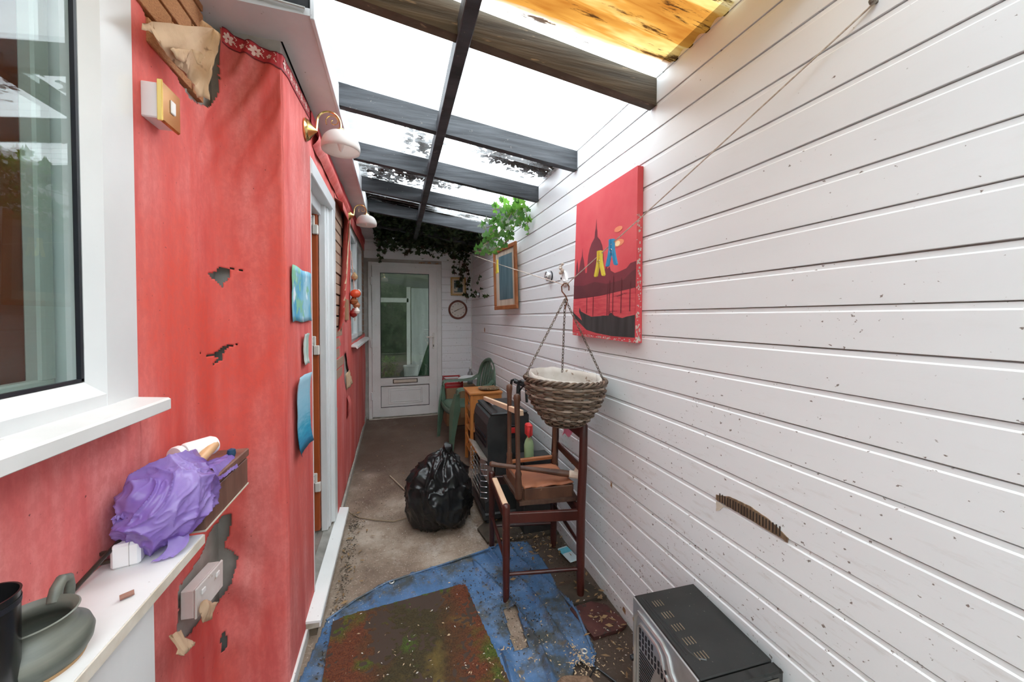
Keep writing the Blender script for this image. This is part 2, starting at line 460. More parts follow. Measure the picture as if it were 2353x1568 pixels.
for y, z, w, h in ((1.90, .66, .02, .03), (1.62, .585, .018, .035), (1.50, .03, .02, .03), (4.42, 1.27, .05, .06), (1.83, .06, .015, .02)):
    obj('stain', MB().prism(jag([(y, z), (y + w, z + h * .2), (y + w * .8, z + h), (y + w * .2, z + h * .8)], .006, .007, y), .001, plane='yz', off=RW - .0016), STAIN, wall_right)
# back wall: planks above and beside the door
wall_back = struct('wall_back', MB().box((-.75, BW + .011, -.05), (-.352, BW + .12, 2.56)).box((.602, BW + .011, -.05), (RW + .1, BW + .12, 2.56)).box((-.352, BW + .011, 2.19), (.602, BW + .12, 2.56)), PLASTER)
def back_plank(x0, x1, z0, z1):
    pr_ = plank_profile(z0, z1); n = len(pr_); vs = []
    for x in (x0, x1): vs += [(x, BW + d, z) for d, z in pr_]
    mb = MB().add(vs, [[k, k + 1, n + k + 1, n + k] for k in range(n - 1)])
    obj('plank', mb, CLAD, wall_back, fixn=False)
for i in range(23):
    z0 = G0 + PITCH * i; z1 = z0 + PITCH
    if z0 > 2.18: back_plank(-.40, RW, z0, z1)
    else: back_plank(.612, RW, z0, min(z1, 2.62))
for x, z, w in ((.30, 2.195, .09), (.42, 2.198, .05), (.52, 2.192, .06)):
    obj('rust_stain', MB().prism(jag([(x, z), (x + w, z + .004), (x + w * .8, z + .018), (x + w * .1, z + .015)], .008, .008, x), .002, plane='xz', off=BW - .003), STAIN, wall_back)
tag(obj('corner_trim', bx((RW - .012, BW - .012, 0.09), (RW, BW, 2.4), .003), UPVCO, wall_back))

# ------------------------------------------------------------------ left house wall
wall_left = thing('wall_left', None, None, (-.62, 1.6, 0), kind='structure')
wb = MB()
wb.box((-.80, -2.2, -.05), (WW - .006, 1.60, 1.232))
wb.box((-.665, 1.148, 1.232), (WW - .006, 1.60, 2.70))
wb.box((-.80, -2.2, 1.232), (WW - .006, -.55, 2.70))
wb.box((-.80, 1.60, -.05), (LW - .008, 2.03, 2.49))
wb.box((-.62, 2.03, 2.235), (LW - .008, 2.76, 2.49))
wb.box((-.62, 2.76, -.05), (LW - .008, 3.66, 2.49))
wb.box((-.62, 3.66, -.05), (LW - .008, 4.92, 1.20))
wb.box((-.62, 3.66, 2.31), (LW - .008, 4.92, 2.49))
wb.box((-.62, 4.92, -.05), (LW - .008, BW, 2.49))
obj('plaster', wb, PLASTER, wall_left)
# bricks laid bare at the top beside the window, beside the door frame and in the far window reveal
bm_ = mesh('brick', bx((-.5, -.5, -.5), (.5, .5, .5), .03), BRICK)
bd_ = mesh('brick_dull', bx((-.5, -.5, -.5), (.5, .5, .5), .03), BRICKD)
def brick(me, x, y, z, sx, sy, sz):
    inst(me, 'brick', T(x, y, z) @ Matrix.Diagonal((sx, sy, sz, 1)), wall_left)
for r in range(6):
    z = 2.20 + r * .075
    for k in range(3):
        y = 1.21 + k * .225 - (.11 if r % 2 else 0)
        y0, y1 = max(y, 1.16), min(y + .213, 1.50)
        if y1 - y0 > .03: brick(bm_, WW - .006 + random.uniform(-.004, .004), (y0 + y1) / 2, z, .04, y1 - y0, .064)
for r in range(18):
    z = 1.05 + r * .075; y1 = 3.14 if r % 2 else 3.08
    brick(bd_, LW - .008 + random.uniform(-.003, .003), (2.765 + y1) / 2, z, .03, y1 - 2.765, .064)
for r in range(17):
    z = 1.235 + r * .075
    brick(bd_, LW - .03, 5.03 if r % 2 else 5.04, z, .05, .19 if r % 2 else .205, .064)
    brick(bd_, LW - .03, 5.21, z, .05, .09 if r % 2 else .10, .064)

# loose wallpaper following window wall, inner corner, return and corridor wall
r_ = .075; PX = WW + .006; PC = LW + .004; YR = 1.578
seg = [((PX, -.55), (PX, YR - r_)), 'arc', ((PX + r_, YR), (PC - .012, YR)), 'arc2', ((PC, YR + .012), (PC, 2.03))]
L1 = YR - r_ + .55; LA = r_ * math.pi / 2; L2 = (PC - .012) - (PX + r_); LB = .012 * math.pi / 2; L3 = 2.03 - YR - .012
LT = L1 + LA + L2 + LB + L3
def path(s):
    if s < L1: return (PX, -.55 + s), (1, 0)
    s -= L1
    if s < LA:
        a = s / r_; return (PX + r_ - r_ * math.cos(a), YR - r_ + r_ * math.sin(a)), (math.cos(a), -math.sin(a))
    s -= LA
    if s < L2: return (PX + r_ + s, YR), (0, -1)
    s -= L2
    if s < LB:
        a = s / .012; return (PC - .012 + .012 * math.sin(a), YR + .012 - .012 * math.cos(a)), (math.sin(a), -math.cos(a))
    s -= LB
    return (PC, YR + .012 + s), (1, 0)
SC = L1 + LA / 2          # s of the inner corner
SR = L1 + LA + L2         # s of the outer corner
def sY(y): return y + .55
def folds(s, z):
    d = 0.002 * nz(s * 5, z * 3, 1)
    k = max(0, 1 - abs(s - SR + .10) / .22) * max(0, min(1, (z - 1.75) / .35))
    d += .021 * k * math.sin((s * 1.0 - (z - 2) * .55) * 58 + 2 * nz(s * 6, z * 4)) * (.6 + .5 * nz(s * 4, z * 4, 6))
    k2 = max(0, 1 - abs(s - SC - .02) / .14) * max(0, 1 - abs(z - .50) / .32)
    d += .022 * k2 * (math.sin((s * .9 + z) * 26 + 1.2) * .7 + .5)
    k3 = max(0, 1 - abs(s - SC) / .1)
    d += .006 * k3 * nz(s * 18, z * 2.5, 3)
    k4 = max(0, 1 - abs(s - sY(1.17)) / .07) * max(0, 1 - abs(z - 1.15) / .16)
    d += .01 * k4
    if s > SR: d *= .45
    return max(d, -.004)
# tears: polygons in (s, z)
TEAR_TOP = jag([(sY(1.178), 2.60), (sY(1.188), 2.26), (sY(1.23), 2.20), (sY(1.33), 2.165), (sY(1.42), 2.14), (SC - .035, 2.165), (SC - .008, 2.21), (SC + .008, 2.30), (SC + .012, 2.60)], .01, .007, 1)
TEAR_A = jag([(SC - .050, 1.600), (SC - .015, 1.612), (SC + .0, 1.630), (SC + .03, 1.628), (SC + .028, 1.598), (SC + .012, 1.577), (SC + .008, 1.562), (SC - .012, 1.580)], .006, .003, 2)
TEAR_A2 = [(SC + .03, 1.628), (SC + .05, 1.627), (SC + .072, 1.620), (SC + .05, 1.631), (SC + .03, 1.634)]
TEAR_B = jag([(SC - .115, 1.342), (SC - .075, 1.327), (SC - .03, 1.323), (SC - .005, 1.340), (SC + .005, 1.352), (SC + .06, 1.358), (SC + .02, 1.345), (SC + .005, 1.325), (SC + .002, 1.305), (SC - .035, 1.281), (SC - .02, 1.298), (SC - .01, 1.314), (SC - .06, 1.321)], .005, .002, 4)
TEAR_C = jag([(sY(1.30), .50), (sY(1.315), .66), (sY(1.44), .67), (SC - .005, .745), (SC + .018, .748), (SC + .02, .69), (SC + .005, .63), (SC + .045, .58), (SC + .02, .52), (SC, .47), (SC - .03, .43), (SC - .06, .46), (sY(1.36), .475)], .01, .008, 7)
TEAR_D = jag([(SC - .018, .335), (SC - .004, .328), (SC + .006, .27), (SC - .012, .255), (SC - .02, .29)], .008, .005, 9)
TEARS = [TEAR_TOP, TEAR_A, TEAR_A2, TEAR_B, TEAR_C, TEAR_D]
def topz(s):
    if s < SR: return 2.47 - .05 * max(0, (s - SC) / (SR - SC))
    return 2.42 + .04 * (s - SR) / L3
def paper(s0, s1, z0, z1, ds, name='wallpaper'):
    nu = int((s1 - s0) / ds); nv = int((z1 - z0) / ds)
    def fn(u, v):
        s = s0 + (s1 - s0) * u; z = z0 + (min(z1, topz(s)) - z0) * v
        (x, y), (nx, ny) = path(s); d = folds(s, z); return (x + nx * d, y + ny * d, z)
    def keep(u, v):
        s = s0 + (s1 - s0) * u; z = z0 + (min(z1, topz(s)) - z0) * v
        if z > topz(s) + .01: return False
        for P in TEARS:
            if inpoly(s, z, P): return False
        return True
    return obj(name, MB().grid(fn, nu, nv, keep), RED, wall_left, smooth=True, ang=60, thick=.0012, fixn=False)
paper(0, sY(1.146), 0, 1.250, .03)
paper(sY(1.146), SR + LB / 2, .0, 2.47, .0065)
paper(SR + LB / 2, LT, 0, 2.46, .02)
# far corridor wallpaper (torn edge beside the door frame, round the far window)
def far_keep(y, z):
    if z > 1.195 and z < 2.315 and y > 3.655: return False
    e = 2.80
    if z > 1.40: e = 2.80 + min(.30, (z - 1.40) * .42)
    if z > 2.20: e = 2.78
    e += .02 * nz(z * 9, 3.3)
    if y < e: return False
    if inpoly(y, z, jag([(3.18, 1.13), (3.30, 1.14), (3.40, 1.03), (3.46, .97), (3.38, .90), (3.26, .84), (3.20, .93)], .03, .02, 2)): return False
    return True
def far_fn(u, v):
    y = 2.77 + u * 2.47; z = .05 + fz(y) + v * (2.44 - fz(y) - .05)
    d = .006 + .006 * nz(y * 3, z * 2) + (.02 * max(0, 1 - abs(y - 5.0) / .3) * max(0, .5 + nz(y * 5, z)) if z < 1.2 else 0)
    if 1.35 < z < 2.25: d += .05 * max(0, min(1, 1 - (y - 2.80 - min(.30, (z - 1.4) * .42)) / .12)) ** 2
    return (LW + d, y, z)
obj('wallpaper', MB().grid(far_fn, 100, 96, lambda u, v: far_keep(2.77 + u * 2.47, .05 + v * 2.39)), RED, wall_left, smooth=True, thick=.0012, fixn=False)
# over the door head
obj('wallpaper', MB().grid(lambda u, v: (LW + .004 + .01 * nz(u * 5, v), 2.0 + u * .80, 2.235 + v * .22), 30, 8), RED, wall_left, smooth=True, fixn=False)
# patterned border along the top
BORD = M('crimson_border', (.42, .02, .03), (.52, .035, .045), .6, scale=20)
BLINE = M('border_edge', (.16, .01, .02), None, .6)
CREAM = M('cream_print', (.78, .52, .46), (.85, .62, .56), .7, scale=30)
def bpt(s, z, off=.003):
    (x, y), (nx, ny) = path(min(s, LT)); d = folds(min(s, LT), z) + off
    if s > LT: y += s - LT
    return (x + nx * d, y + ny * d, z)
def btop(s): return topz(min(s, LT)) + .005 + (0 if s < LT else .0)
BH = .055
def border(s0, s1, n):
    b = obj('border', MB().grid(lambda u, v: bpt(s0 + (s1 - s0) * u, btop(s0 + (s1 - s0) * u) - BH + BH * v), n, 4), BORD, wall_left, smooth=True, fixn=False)
    for a, c in ((0, .004), (BH - .004, BH)):
        obj('edge_line', MB().grid(lambda u, v: bpt(s0 + (s1 - s0) * u, btop(s0 + (s1 - s0) * u) - BH + a + (c - a) * v, .0036), n, 1), BLINE, b, fixn=False)
    pm = MB()
    s = s0 + .02; k = 0
    while s < s1 - .012:
        zc = btop(s) - BH / 2; big = k % 2 == 0
        for p in range(7 if big else 5):
            a = R(-150 + p * 50) if big else R(p * 72); ln = .019 if big else .010; w = .0048 if big else .0035
            for t0 in (0,):
                q = []
                for t, ww in ((.15, .25), (.55, 1), (.9, .7), (1.0, 0), (.9, -.7), (.55, -1), (.15, -.25)):
                    ds = ln * t * math.sin(a) + w * ww * math.cos(a); dz = ln * t * math.cos(a) - w * ww * math.sin(a)
                    q.append(bpt(s + ds, zc + dz, .0040))
                pm.add(q, [list(range(7))])
        for sg in (-1, 1):
            pts = [(s + .021 + sg * .0035 * math.sin(t * .9) , zc + sg * (.004 + .014 * t / 6)) for t in range(7)]
            vs = []
            for i, (a, b2) in enumerate(pts): vs += [bpt(a - .0016, b2, .004), bpt(a + .0016, b2, .004)]
            pm.add(vs, [[2 * i, 2 * i + 1, 2 * i + 3, 2 * i + 2] for i in range(6)])
        s += .042; k += 1
    o = obj('floral_print', pm, CREAM, b, fixn=False); o['kind'] = 'stuff'
border(SC + .014, SR + LB / 2, 66)
border(SR + LB / 2, LT, 30)
def bf(u, v):
    y = 2.02 + 3.22 * u; return (LW + .014 + .008 * nz(y * 4, v), y, 2.405 + .028 * math.sin(y * 1.7 + .5) * .4 + v * .06)
fb_ = obj('border', MB().grid(bf, 80, 3), BORD, wall_left, smooth=True, fixn=False)
obj('border_fold', MB().grid(lambda u, v: (LW + .012 + .03 * math.sin(v * 3.1), 2.05 + 1.3 * u, 2.30 + .10 * v - .01 * nz(u * 9, v)), 40, 6), RED, wall_left, smooth=True, fixn=False)
# curling flaps of torn paper: bilinear patch with bulge
def flap(name, p00, p10, p11, p01, nrm, bulge, m, n=14, seed=0, parent=wall_left, edge=.01):
    P = [Vector(p) for p in (p00, p10, p11, p01)]; nv = Vector(nrm).normalized()
    def fn(u, v):
        q = P[0] * (1 - u) * (1 - v) + P[1] * u * (1 - v) + P[2] * u * v + P[3] * (1 - u) * v
        b = bulge * math.sin(math.pi * u) * math.sin(math.pi * (v * .8 + .1))
        e = edge if (u in (0, 1) or v in (0, 1)) else edge * .3
        q = q + nv * (b + .4 * e * nz(u * 7, v * 7, seed))
        return tuple(q + Vector((nz(u * 9, v * 9, seed + 3), nz(u * 9, v * 9, seed + 5), nz(u * 9, v * 9, seed + 8))) * e)
    return obj(name, MB().grid(fn, n, n), m, parent, smooth=True, thick=.001, fixn=False)
def rag(pts, m, name='paper_flap', seed=0, step=.012, amp=.004):
    # ragged sheet: outline of 3-D points, filled, subdivided and slightly crumpled
    import bmesh
    P = []
    for i in range(len(pts)):
        p, q = Vector(pts[i]), Vector(pts[(i + 1) % len(pts)]); n = max(1, int((q - p).length / step))
        for k in range(n):
            w = p.lerp(q, k / n); P.append(w + Vector((nz(*(w * 70)), nz(*(w * 70 + Vector((5, 5, 5)))), nz(*(w * 70 + Vector((9, 1, 4)))))) * amp)
    b = bmesh.new(); f = b.faces.new([b.verts.new(p) for p in P]); bmesh.ops.triangulate(b, faces=[f])
    for _ in range(2): bmesh.ops.subdivide_edges(b, edges=[e for e in b.edges if e.calc_length() > .014], cuts=1); bmesh.ops.triangulate(b, faces=b.faces[:])
    for v in b.verts:
        if not v.is_boundary: v.co += Vector((1, -.6, 0)) * (.010 * nz(*(v.co * 22 + Vector((seed, 0, 0)))) + .004 * nz(*(v.co * 60)))
    me = bpy.data.meshes.new(name); b.to_mesh(me); b.free(); me.materials.append(m)
    o = bpy.data.objects.new(name, me); C.objects.link(o); adopt(o, wall_left); smooth_on(me, 50)
    md = o.modifiers.new('thickness', 'SOLIDIFY'); md.thickness = .001
    return o
rag([(-0.544, 1.332, 2.333), (-0.498, 1.326, 2.3), (-0.498, 1.325, 2.258), (-0.515, 1.33, 2.204), (-0.529, 1.331, 2.158), (-0.524, 1.329, 2.099), (-0.539, 1.327, 2.106), (-0.551, 1.318, 2.093), (-0.559, 1.308, 2.136), (-0.569, 1.263, 2.143), (-0.57, 1.196, 2.141), (-0.57, 1.153, 2.156), (-0.57, 1.133, 2.147), (-0.57, 1.108, 2.134), (-0.57, 1.112, 2.149), (-0.57, 1.15, 2.181), (-0.57, 1.173, 2.165), (-0.57, 1.228, 2.171), (-0.566, 1.29, 2.214), (-0.554, 1.319, 2.235), (-0.549, 1.326, 2.274)], KRAFT, seed=0)
rag([(-0.555, 1.195, 2.152), (-0.546, 1.27, 2.202), (-0.548, 1.265, 2.176), (-0.552, 1.247, 2.15), (-0.555, 1.219, 2.142)], KRAFT, seed=1)
rag([(-0.539, 1.263, 2.201), (-0.524, 1.28, 2.208), (-0.515, 1.282, 2.195), (-0.524, 1.279, 2.169), (-0.532, 1.273, 2.168)], KRAFT, seed=2)
rag([(-0.578, 1.185, 0.613), (-0.585, 1.259, 0.571), (-0.576, 1.257, 0.549), (-0.571, 1.304, 0.493), (-0.568, 1.292, 0.495), (-0.555, 1.203, 0.537), (-0.558, 1.177, 0.568), (-0.563, 1.195, 0.567), (-0.572, 1.192, 0.592)], KRAFT, seed=3)
rag([(-0.56, 1.31, 0.605), (-0.56, 1.349, 0.588), (-0.56, 1.379, 0.553), (-0.56, 1.426, 0.523), (-0.56, 1.405, 0.528), (-0.56, 1.377, 0.502), (-0.56, 1.323, 0.534), (-0.56, 1.302, 0.587)], KRAFT, seed=4)
flap('paper_flap', (LW + .012, 3.21, 1.0), (LW + .03, 3.30, 1.02), (LW + .05, 3.36, .90), (LW + .012, 3.27, .86), (1, 0, 0), .01, KRAFT, n=8, seed=8)
flap('paper_flap', (LW + .03, 2.84, 1.35), (LW + .012, 2.98, 1.45), (LW + .03, 3.16, 2.15), (LW + .07, 3.08, 2.2), (1, -.4, 0), .02, KRAFT, n=12, seed=9)
obj('loose_paper', MB().grid(lambda u, v: (LW + .012 + .02 * math.sin(v * 3.1) , 3.27 + .12 * u + .03 * v, .62 + .17 * v), 8, 8), RED, wall_left, smooth=True, fixn=False)
tag(obj('baseboard_left', bx((LW + .002, 1.10, -.01), (LW + .014, 1.90, .05), .002), UPVCO), kind='structure')
tag(obj('baseboard_left', MB().prism([(2.88, .0), (5.24, .095), (5.24, .15), (2.88, .055)], .018, plane='yz', off=LW + .002), M('grey_cement_fillet', (.30, .27, .23), (.42, .39, .34), .9, scale=20)), kind='structure')

# ------------------------------------------------------------------ eaves box, roof
tag(obj('trim_1', MB().prism([(-1.2, 1.437), (-.276, 1.437), (-.276, BW), (LW, BW), (LW, 1.60), (-1.2, 1.60)], .025, off=2.487), SOFF), kind='structure')
tag(obj('trim_2', MB().box((-.276, 1.437, 2.478), (-.262, BW, 2.60), .002), SOFF), kind='structure')
ROOFD = M('black_roofing_felt', (.008, .008, .009), (.016, .016, .017), .9, scale=30)
struct('roof', MB().box((-1.6, 1.45, 2.515), (-.284, BW + .2, 3.0)).box((-1.6, -2.2, 2.72), (-.80, 1.45, 3.0)), ROOFD)
CAB = M('grey_cable', (.5, .5, .48), None, .5)
tag(obj('cable', MB().tube([(-.9, 1.43, 2.53), (-.6, 1.432, 2.522), (-.42, 1.432, 2.515), (-.29, 1.432, 2.507)], .004, 6), CAB, smooth=True), 'thin grey cable clipped along the front of the white eaves', 'cable')

ceiling = thing('ceiling', None, None, (.3, 1.5, 2.5), kind='structure')
def rafter(y, x0, x1, m, t=.042, h=.112):
    mb = MB()
    vs = []; n = 26
    for i in range(n + 1):
        x = x0 + (x1 - x0) * i / n; zb = zraf(x); w = .002 * nz(x * 7, y * 5)
        vs += [(x, y + w, zb + w), (x, y + t + w, zb + w), (x, y + t + w, zb + h), (x, y + w, zb + h)]
    fs = [[0, 1, 2, 3], [4 * n + 3, 4 * n + 2, 4 * n + 1, 4 * n]]
    for i in range(n):
        a = 4 * i; b = a + 4
        for k in range(4): fs.append([a + k, b + k, b + (k + 1) % 4, a + (k + 1) % 4])
    return obj('rafter', mb.add(vs, fs), m, ceiling)
for y, x0, m in ((-1.45, -.62, BLKWOOD), (-.75, -.62, BLKWOOD), (-.05, -.62, BLKWOOD), (.62, -.62, BLKWOOD), (1.305, -.62, BRNWOOD), (2.01, -.27, BLKWOOD), (2.64, -.27, BLKWOOD), (3.27, -.27, BLKWOOD), (3.90, -.27, BLKWOOD), (4.53, -.27, BLKWOOD)):
    rafter(y, x0, RW - .001, m)
zp = zraf(.235)
obj('purlin', bx((.210, -2.1, zp - .012), (.258, BW, zp + .06), .003), BLKWOOD, ceiling)
def sheet(y0, y1, kind):
    ny = int((y1 - y0) / .0095); nx = 6
    def fn(u, v):
        x = -.82 + u * 1.99; y = y0 + (y1 - y0) * v
        return (x, y, zraf(x) + .122 + .008 * math.sin(y * 2 * math.pi / .076) + (.004 if int(y0 * 10) % 2 else 0))
    def keep(u, v):
        x = -.82 + u * 1.99; y = y0 + (y1 - y0) * v
        return not (x < -.28 and y > 1.45)
    return obj('roof_sheet', MB().grid(fn, 44, ny, keep), SH[kind], ceiling, smooth=True, ang=70, fixn=False)
for y0, y1, k in ((-2.2, -1.3, 'clear'), (-1.33, -.4, 'clear'), (-.43, .43, 'clear'), (.40, 1.31, 'orange'), (1.28, 2.03, 'clear'), (2.0, 2.67, 'clear'), (2.64, 3.30, 'dirty'), (3.27, 3.93, 'grimy'), (3.90, 4.56, 'overgrown'), (4.53, 5.4, 'overgrown')):
    sheet(y0, y1, k)
obj('side_flashing', bx((RW + .0, -2.2, 2.452), (RW + .02, BW, 2.50)), UPVCO, ceiling)

# ------------------------------------------------------------------ near window (left)
w1 = thing('window_1', None, None, (WW, .3, 1.25), kind='structure')
Y0 = -.55
obj('outer_frame', MB().box((WW - .10, 1.062, 1.240), (WW + .012, 1.147, 2.70), .003).box((WW - .10, Y0, 1.240), (WW + .0, 1.147, 1.258), .002), UPVC, w1)
sash = MB()
prof = [(-.06, 0), (.014, 0), (.014, .028), (-.004, .060), (-.06, .060)]
sash.prism([(WW + a, 1.067 - b) for a, b in prof], 1.46, off=1.257)
sash.prism([(WW + a - .0008, 1.257 + b) for a, b in prof], 1.067 - Y0, plane='xz', off=Y0)
obj('sash', sash, UPVC, w1)
obj('gasket', MB().box((WW - .012, .998, 1.320), (WW - .004, 1.005, 2.70)).box((WW - .012, Y0, 1.318), (WW - .004, 1.005, 1.325)), RUBBER, w1)
obj('mirrored_sash_bar', MB().box((WW - .07, .965, 1.325), (WW - .045, 1.003, 2.70), .004).box((WW - .07, Y0, 1.31), (WW - .045, 1.0, 1.33), .004), M('mirrored_sash_grey', (.50, .52, .50), None, .35), w1)  # grey bars added behind the panes for the frame's reflection
obj('pane', bx((WW - .014, Y0, 1.318), (WW - .011, 1.004, 2.70)), GLASS, w1)
obj('pane', bx((WW - .034, Y0, 1.318), (WW - .031, 1.004, 2.70)), GLASS, w1)
sl = MB().prism([(WW - .02, 1.262), (WW + .078, 1.254), (WW + .083, 1.250), (WW + .083, 1.226), (WW + .076, 1.222), (WW + .070, 1.232), (WW - .02, 1.238)], 1.131 - Y0, plane='xz', off=Y0)
obj('sill', sl, SHELFW, w1)
# room behind the near window
RB = M('ochre_room_wall', (.22, .10, .045), (.30, .15, .07), .8, scale=3)
struct('wall_inside', MB().box((-2.3, -2.2, 0), (-2.25, 1.6, 2.7)).box((-2.25, 1.44, 0), (-.80, 1.48, 2.48)).box((-2.25, -2.2, -.03), (-.8, 1.6, 0)), RB)
CURT = M('rust_orange_curtain', (.34, .085, .045), (.44, .13, .065), .8, scale=4, st=(1, 2, .1))
def cur(u, v):
    y = .62 + u * .80; return (-.755 + .020 * math.sin(u * 34) + .012 * nz(u * 8, v * 2), y, 1.24 + v * 1.36)
cu = obj('curtain', MB().grid(cur, 120, 12), CURT, smooth=True, thick=.002)
tag(cu, 'rust orange curtain hanging inside the near window', 'curtain')

# ------------------------------------------------------------------ open side door
d2 = thing('door_2', None, None, (LW, 2.4, .08), kind='structure')
jm = MB()
jm.box((LW - .10, 2.66, .10), (LW + .0108, 2.764, 2.230), .004)
jm.box((LW - .085, 2.605, .10), (LW - .012, 2.67, 2.165), .003)
jm.box((LW - .058, 2.568, .10), (LW - .020, 2.62, 2.165), .003)
obj('jamb', jm, UPVC, d2)
hd = MB()
hd.box((LW - .10, 2.03, 2.155), (LW + .012, 2.765, 2.235), .004)
hd.box((LW - .115, 2.03, 2.09), (LW - .045, 2.62, 2.16), .003)
obj('head', hd, UPVC, d2)
obj('jamb', bx((LW - .10, 1.985, .10), (LW - .012, 2.035, 2.235), .003), UPVC, d2)
obj('edge_strip', bx((LW - .012, 2.024, .03), (LW + .007, 2.032, 2.24)), WHITE, d2)
leaf = MB().box((-1.22, 2.550, .115), (LW - .062, 2.590, 2.10), .003)
lf = obj('door_leaf', leaf, DOORW, d2)
obj('weather_strip', bx((LW - .112, 2.543, .115), (LW - .104, 2.551, 2.10)), RUBBER, lf)
for z in (2.02, 1.275, .42):
    h = obj('hinge', MB().box((LW - .102, 2.538, z), (LW - .074, 2.556, z + .062), .004).box((LW - .088, 2.535, z - .055), (LW - .056, 2.562, z + .004), .004), IVORY, d2)
    sm = MB()
    for k in (.018, .045): sm.ball((LW - .093, 2.538, z + k), .0045, 8, 5)
    obj('screw', sm, M('dark_screw', (.05, .05, .05), None, .4, metal=1), h)
obj('lower_panel', bx((-1.2, 2.55, .02), (LW - .095, 2.575, .115)), M('raw_board', (.35, .24, .14), (.45, .33, .21), .8, scale=9), d2)
obj('threshold', MB().prism([(LW - .12, .02), (LW - .12, .105), (LW - .085, .105), (LW - .08, .092), (LW - .05, .092), (LW - .045, .102), (LW - .02, .095), (LW + .0, .088), (LW, .02)], .74, plane='xz', off=2.03), M('dirty_aluminium', (.35, .33, .29), (.50, .48, .44), .4, metal=.6, scale=12), d2)
step = MB().prism([(LW + .0, .088), (LW + .062, .080), (LW + .066, .076), (LW + .066, .050), (LW + .060, .050), (LW + .060, .070), (LW + .0, .076)], 1.05, plane='xz', off=1.835)
obj('step_board', step, M('white_step', (.78, .785, .77), (.84, .84, .825), .35, scale=4, spots=[(95, .70, (.06, .05, .045))]), d2)
obj('step_end', MB().box((LW + .004, 1.838, .045), (LW + .060, 1.846, .078), .002), M('grubby_end', (.30, .26, .2), (.45, .40, .33), .8, scale=30), d2)
obj('step_infill', bx((LW - .0, 1.86, -.02), (LW + .045, 2.87, .055)), M('rubble_mortar', (.13, .09, .06), (.24, .18, .13), .95, scale=25, bump=.6), d2)
struct('wall_hall', MB().box((-1.6, 2.9, 0), (-1.55, 1.7, 2.48)).box((-1.55, 2.62, 0), (-.62, 2.66, 2.48)).box((-1.55, 1.65, 0), (-.8, 1.69, 2.48)).box((-1.55, 1.69, 2.44), (-.62, 2.62, 2.48)), M('hall_wall', (.30, .10, .06), None, .8))
struct('floor_hall', bx((-1.55, 1.69, -.02), (-.52, 2.62, .04)), M('terracotta_tile', (.22, .085, .055), (.30, .13, .085), .5, scale=6))

# ------------------------------------------------------------------ far window in corridor wall
w2 = thing('window_2', None, None, (LW, 4.3, 1.2), kind='structure')
fr = MB()
x0, x1 = LW - .085, LW - .012
for a, b in (((x0, 3.66, 1.20), (x1, 3.73, 2.31)), ((x0, 4.85, 1.20), (x1, 4.92, 2.31)), ((x0, 3.66, 1.20), (x1, 4.92, 1.27)), ((x0, 3.66, 2.24), (x1, 4.92, 2.31)), ((x0, 4.24, 1.20), (x1, 4.30, 2.31)), ((x0, 3.66, 1.86), (x1, 4.30, 1.92))):
    hz_ = b[1] - a[1] > b[2] - a[2]; o_ = .001 if hz_ else 0
    fr.box(a, (b[0] - o_, b[1], b[2]), .004)
obj('outer_frame', fr, UPVCO, w2)
sa = MB(); x2, x3 = LW - .07, LW + .002
def ring(mb, y0, y1, z0, z1, w=.045):
    mb.box((x2, y0, z0), (x3, y0 + w, z1), .004); mb.box((x2, y1 - w, z0), (x3, y1, z1), .004)
    mb.box((x2, y0 + .002, z0 + .001), (x3 - .001, y1 - .002, z0 + w), .003); mb.box((x2, y0 + .002, z1 - w), (x3 - .001, y1 - .002, z1 - .001), .003)
ring(sa, 3.70, 4.25, 1.90, 2.27); ring(sa, 3.70, 4.25, 1.24, 1.88); ring(sa, 4.29, 4.88, 1.24, 2.27)
obj('sash', sa, UPVC, w2)
for y0, y1, z0, z1 in ((3.745, 4.205, 1.945, 2.225), (3.745, 4.205, 1.285, 1.835), (4.335, 4.835, 1.285, 2.225)):
    obj('pane', bx((LW - .035, y0, z0), (LW - .03, y1, z1)), GLASS, w2)
    obj('dim_room_sheet', bx((LW - .085, y0 - .03, z0 - .03), (LW - .08, y1 + .03, z1 + .03)), M('dim_room', (.06, .07, .07), (.14, .15, .15), .8, scale=2, st=(1, 1, .2)), w2)  # flat dark sheet, the dimness of the room put into its colour
obj('sill', MB().prism([(LW - .02, 1.205), (LW + .062, 1.193), (LW + .066, 1.188), (LW + .066, 1.168), (LW + .058, 1.165), (LW + .05, 1.178), (LW - .02, 1.185)], 1.56, plane='xz', off=3.64), UPVCO, w2)

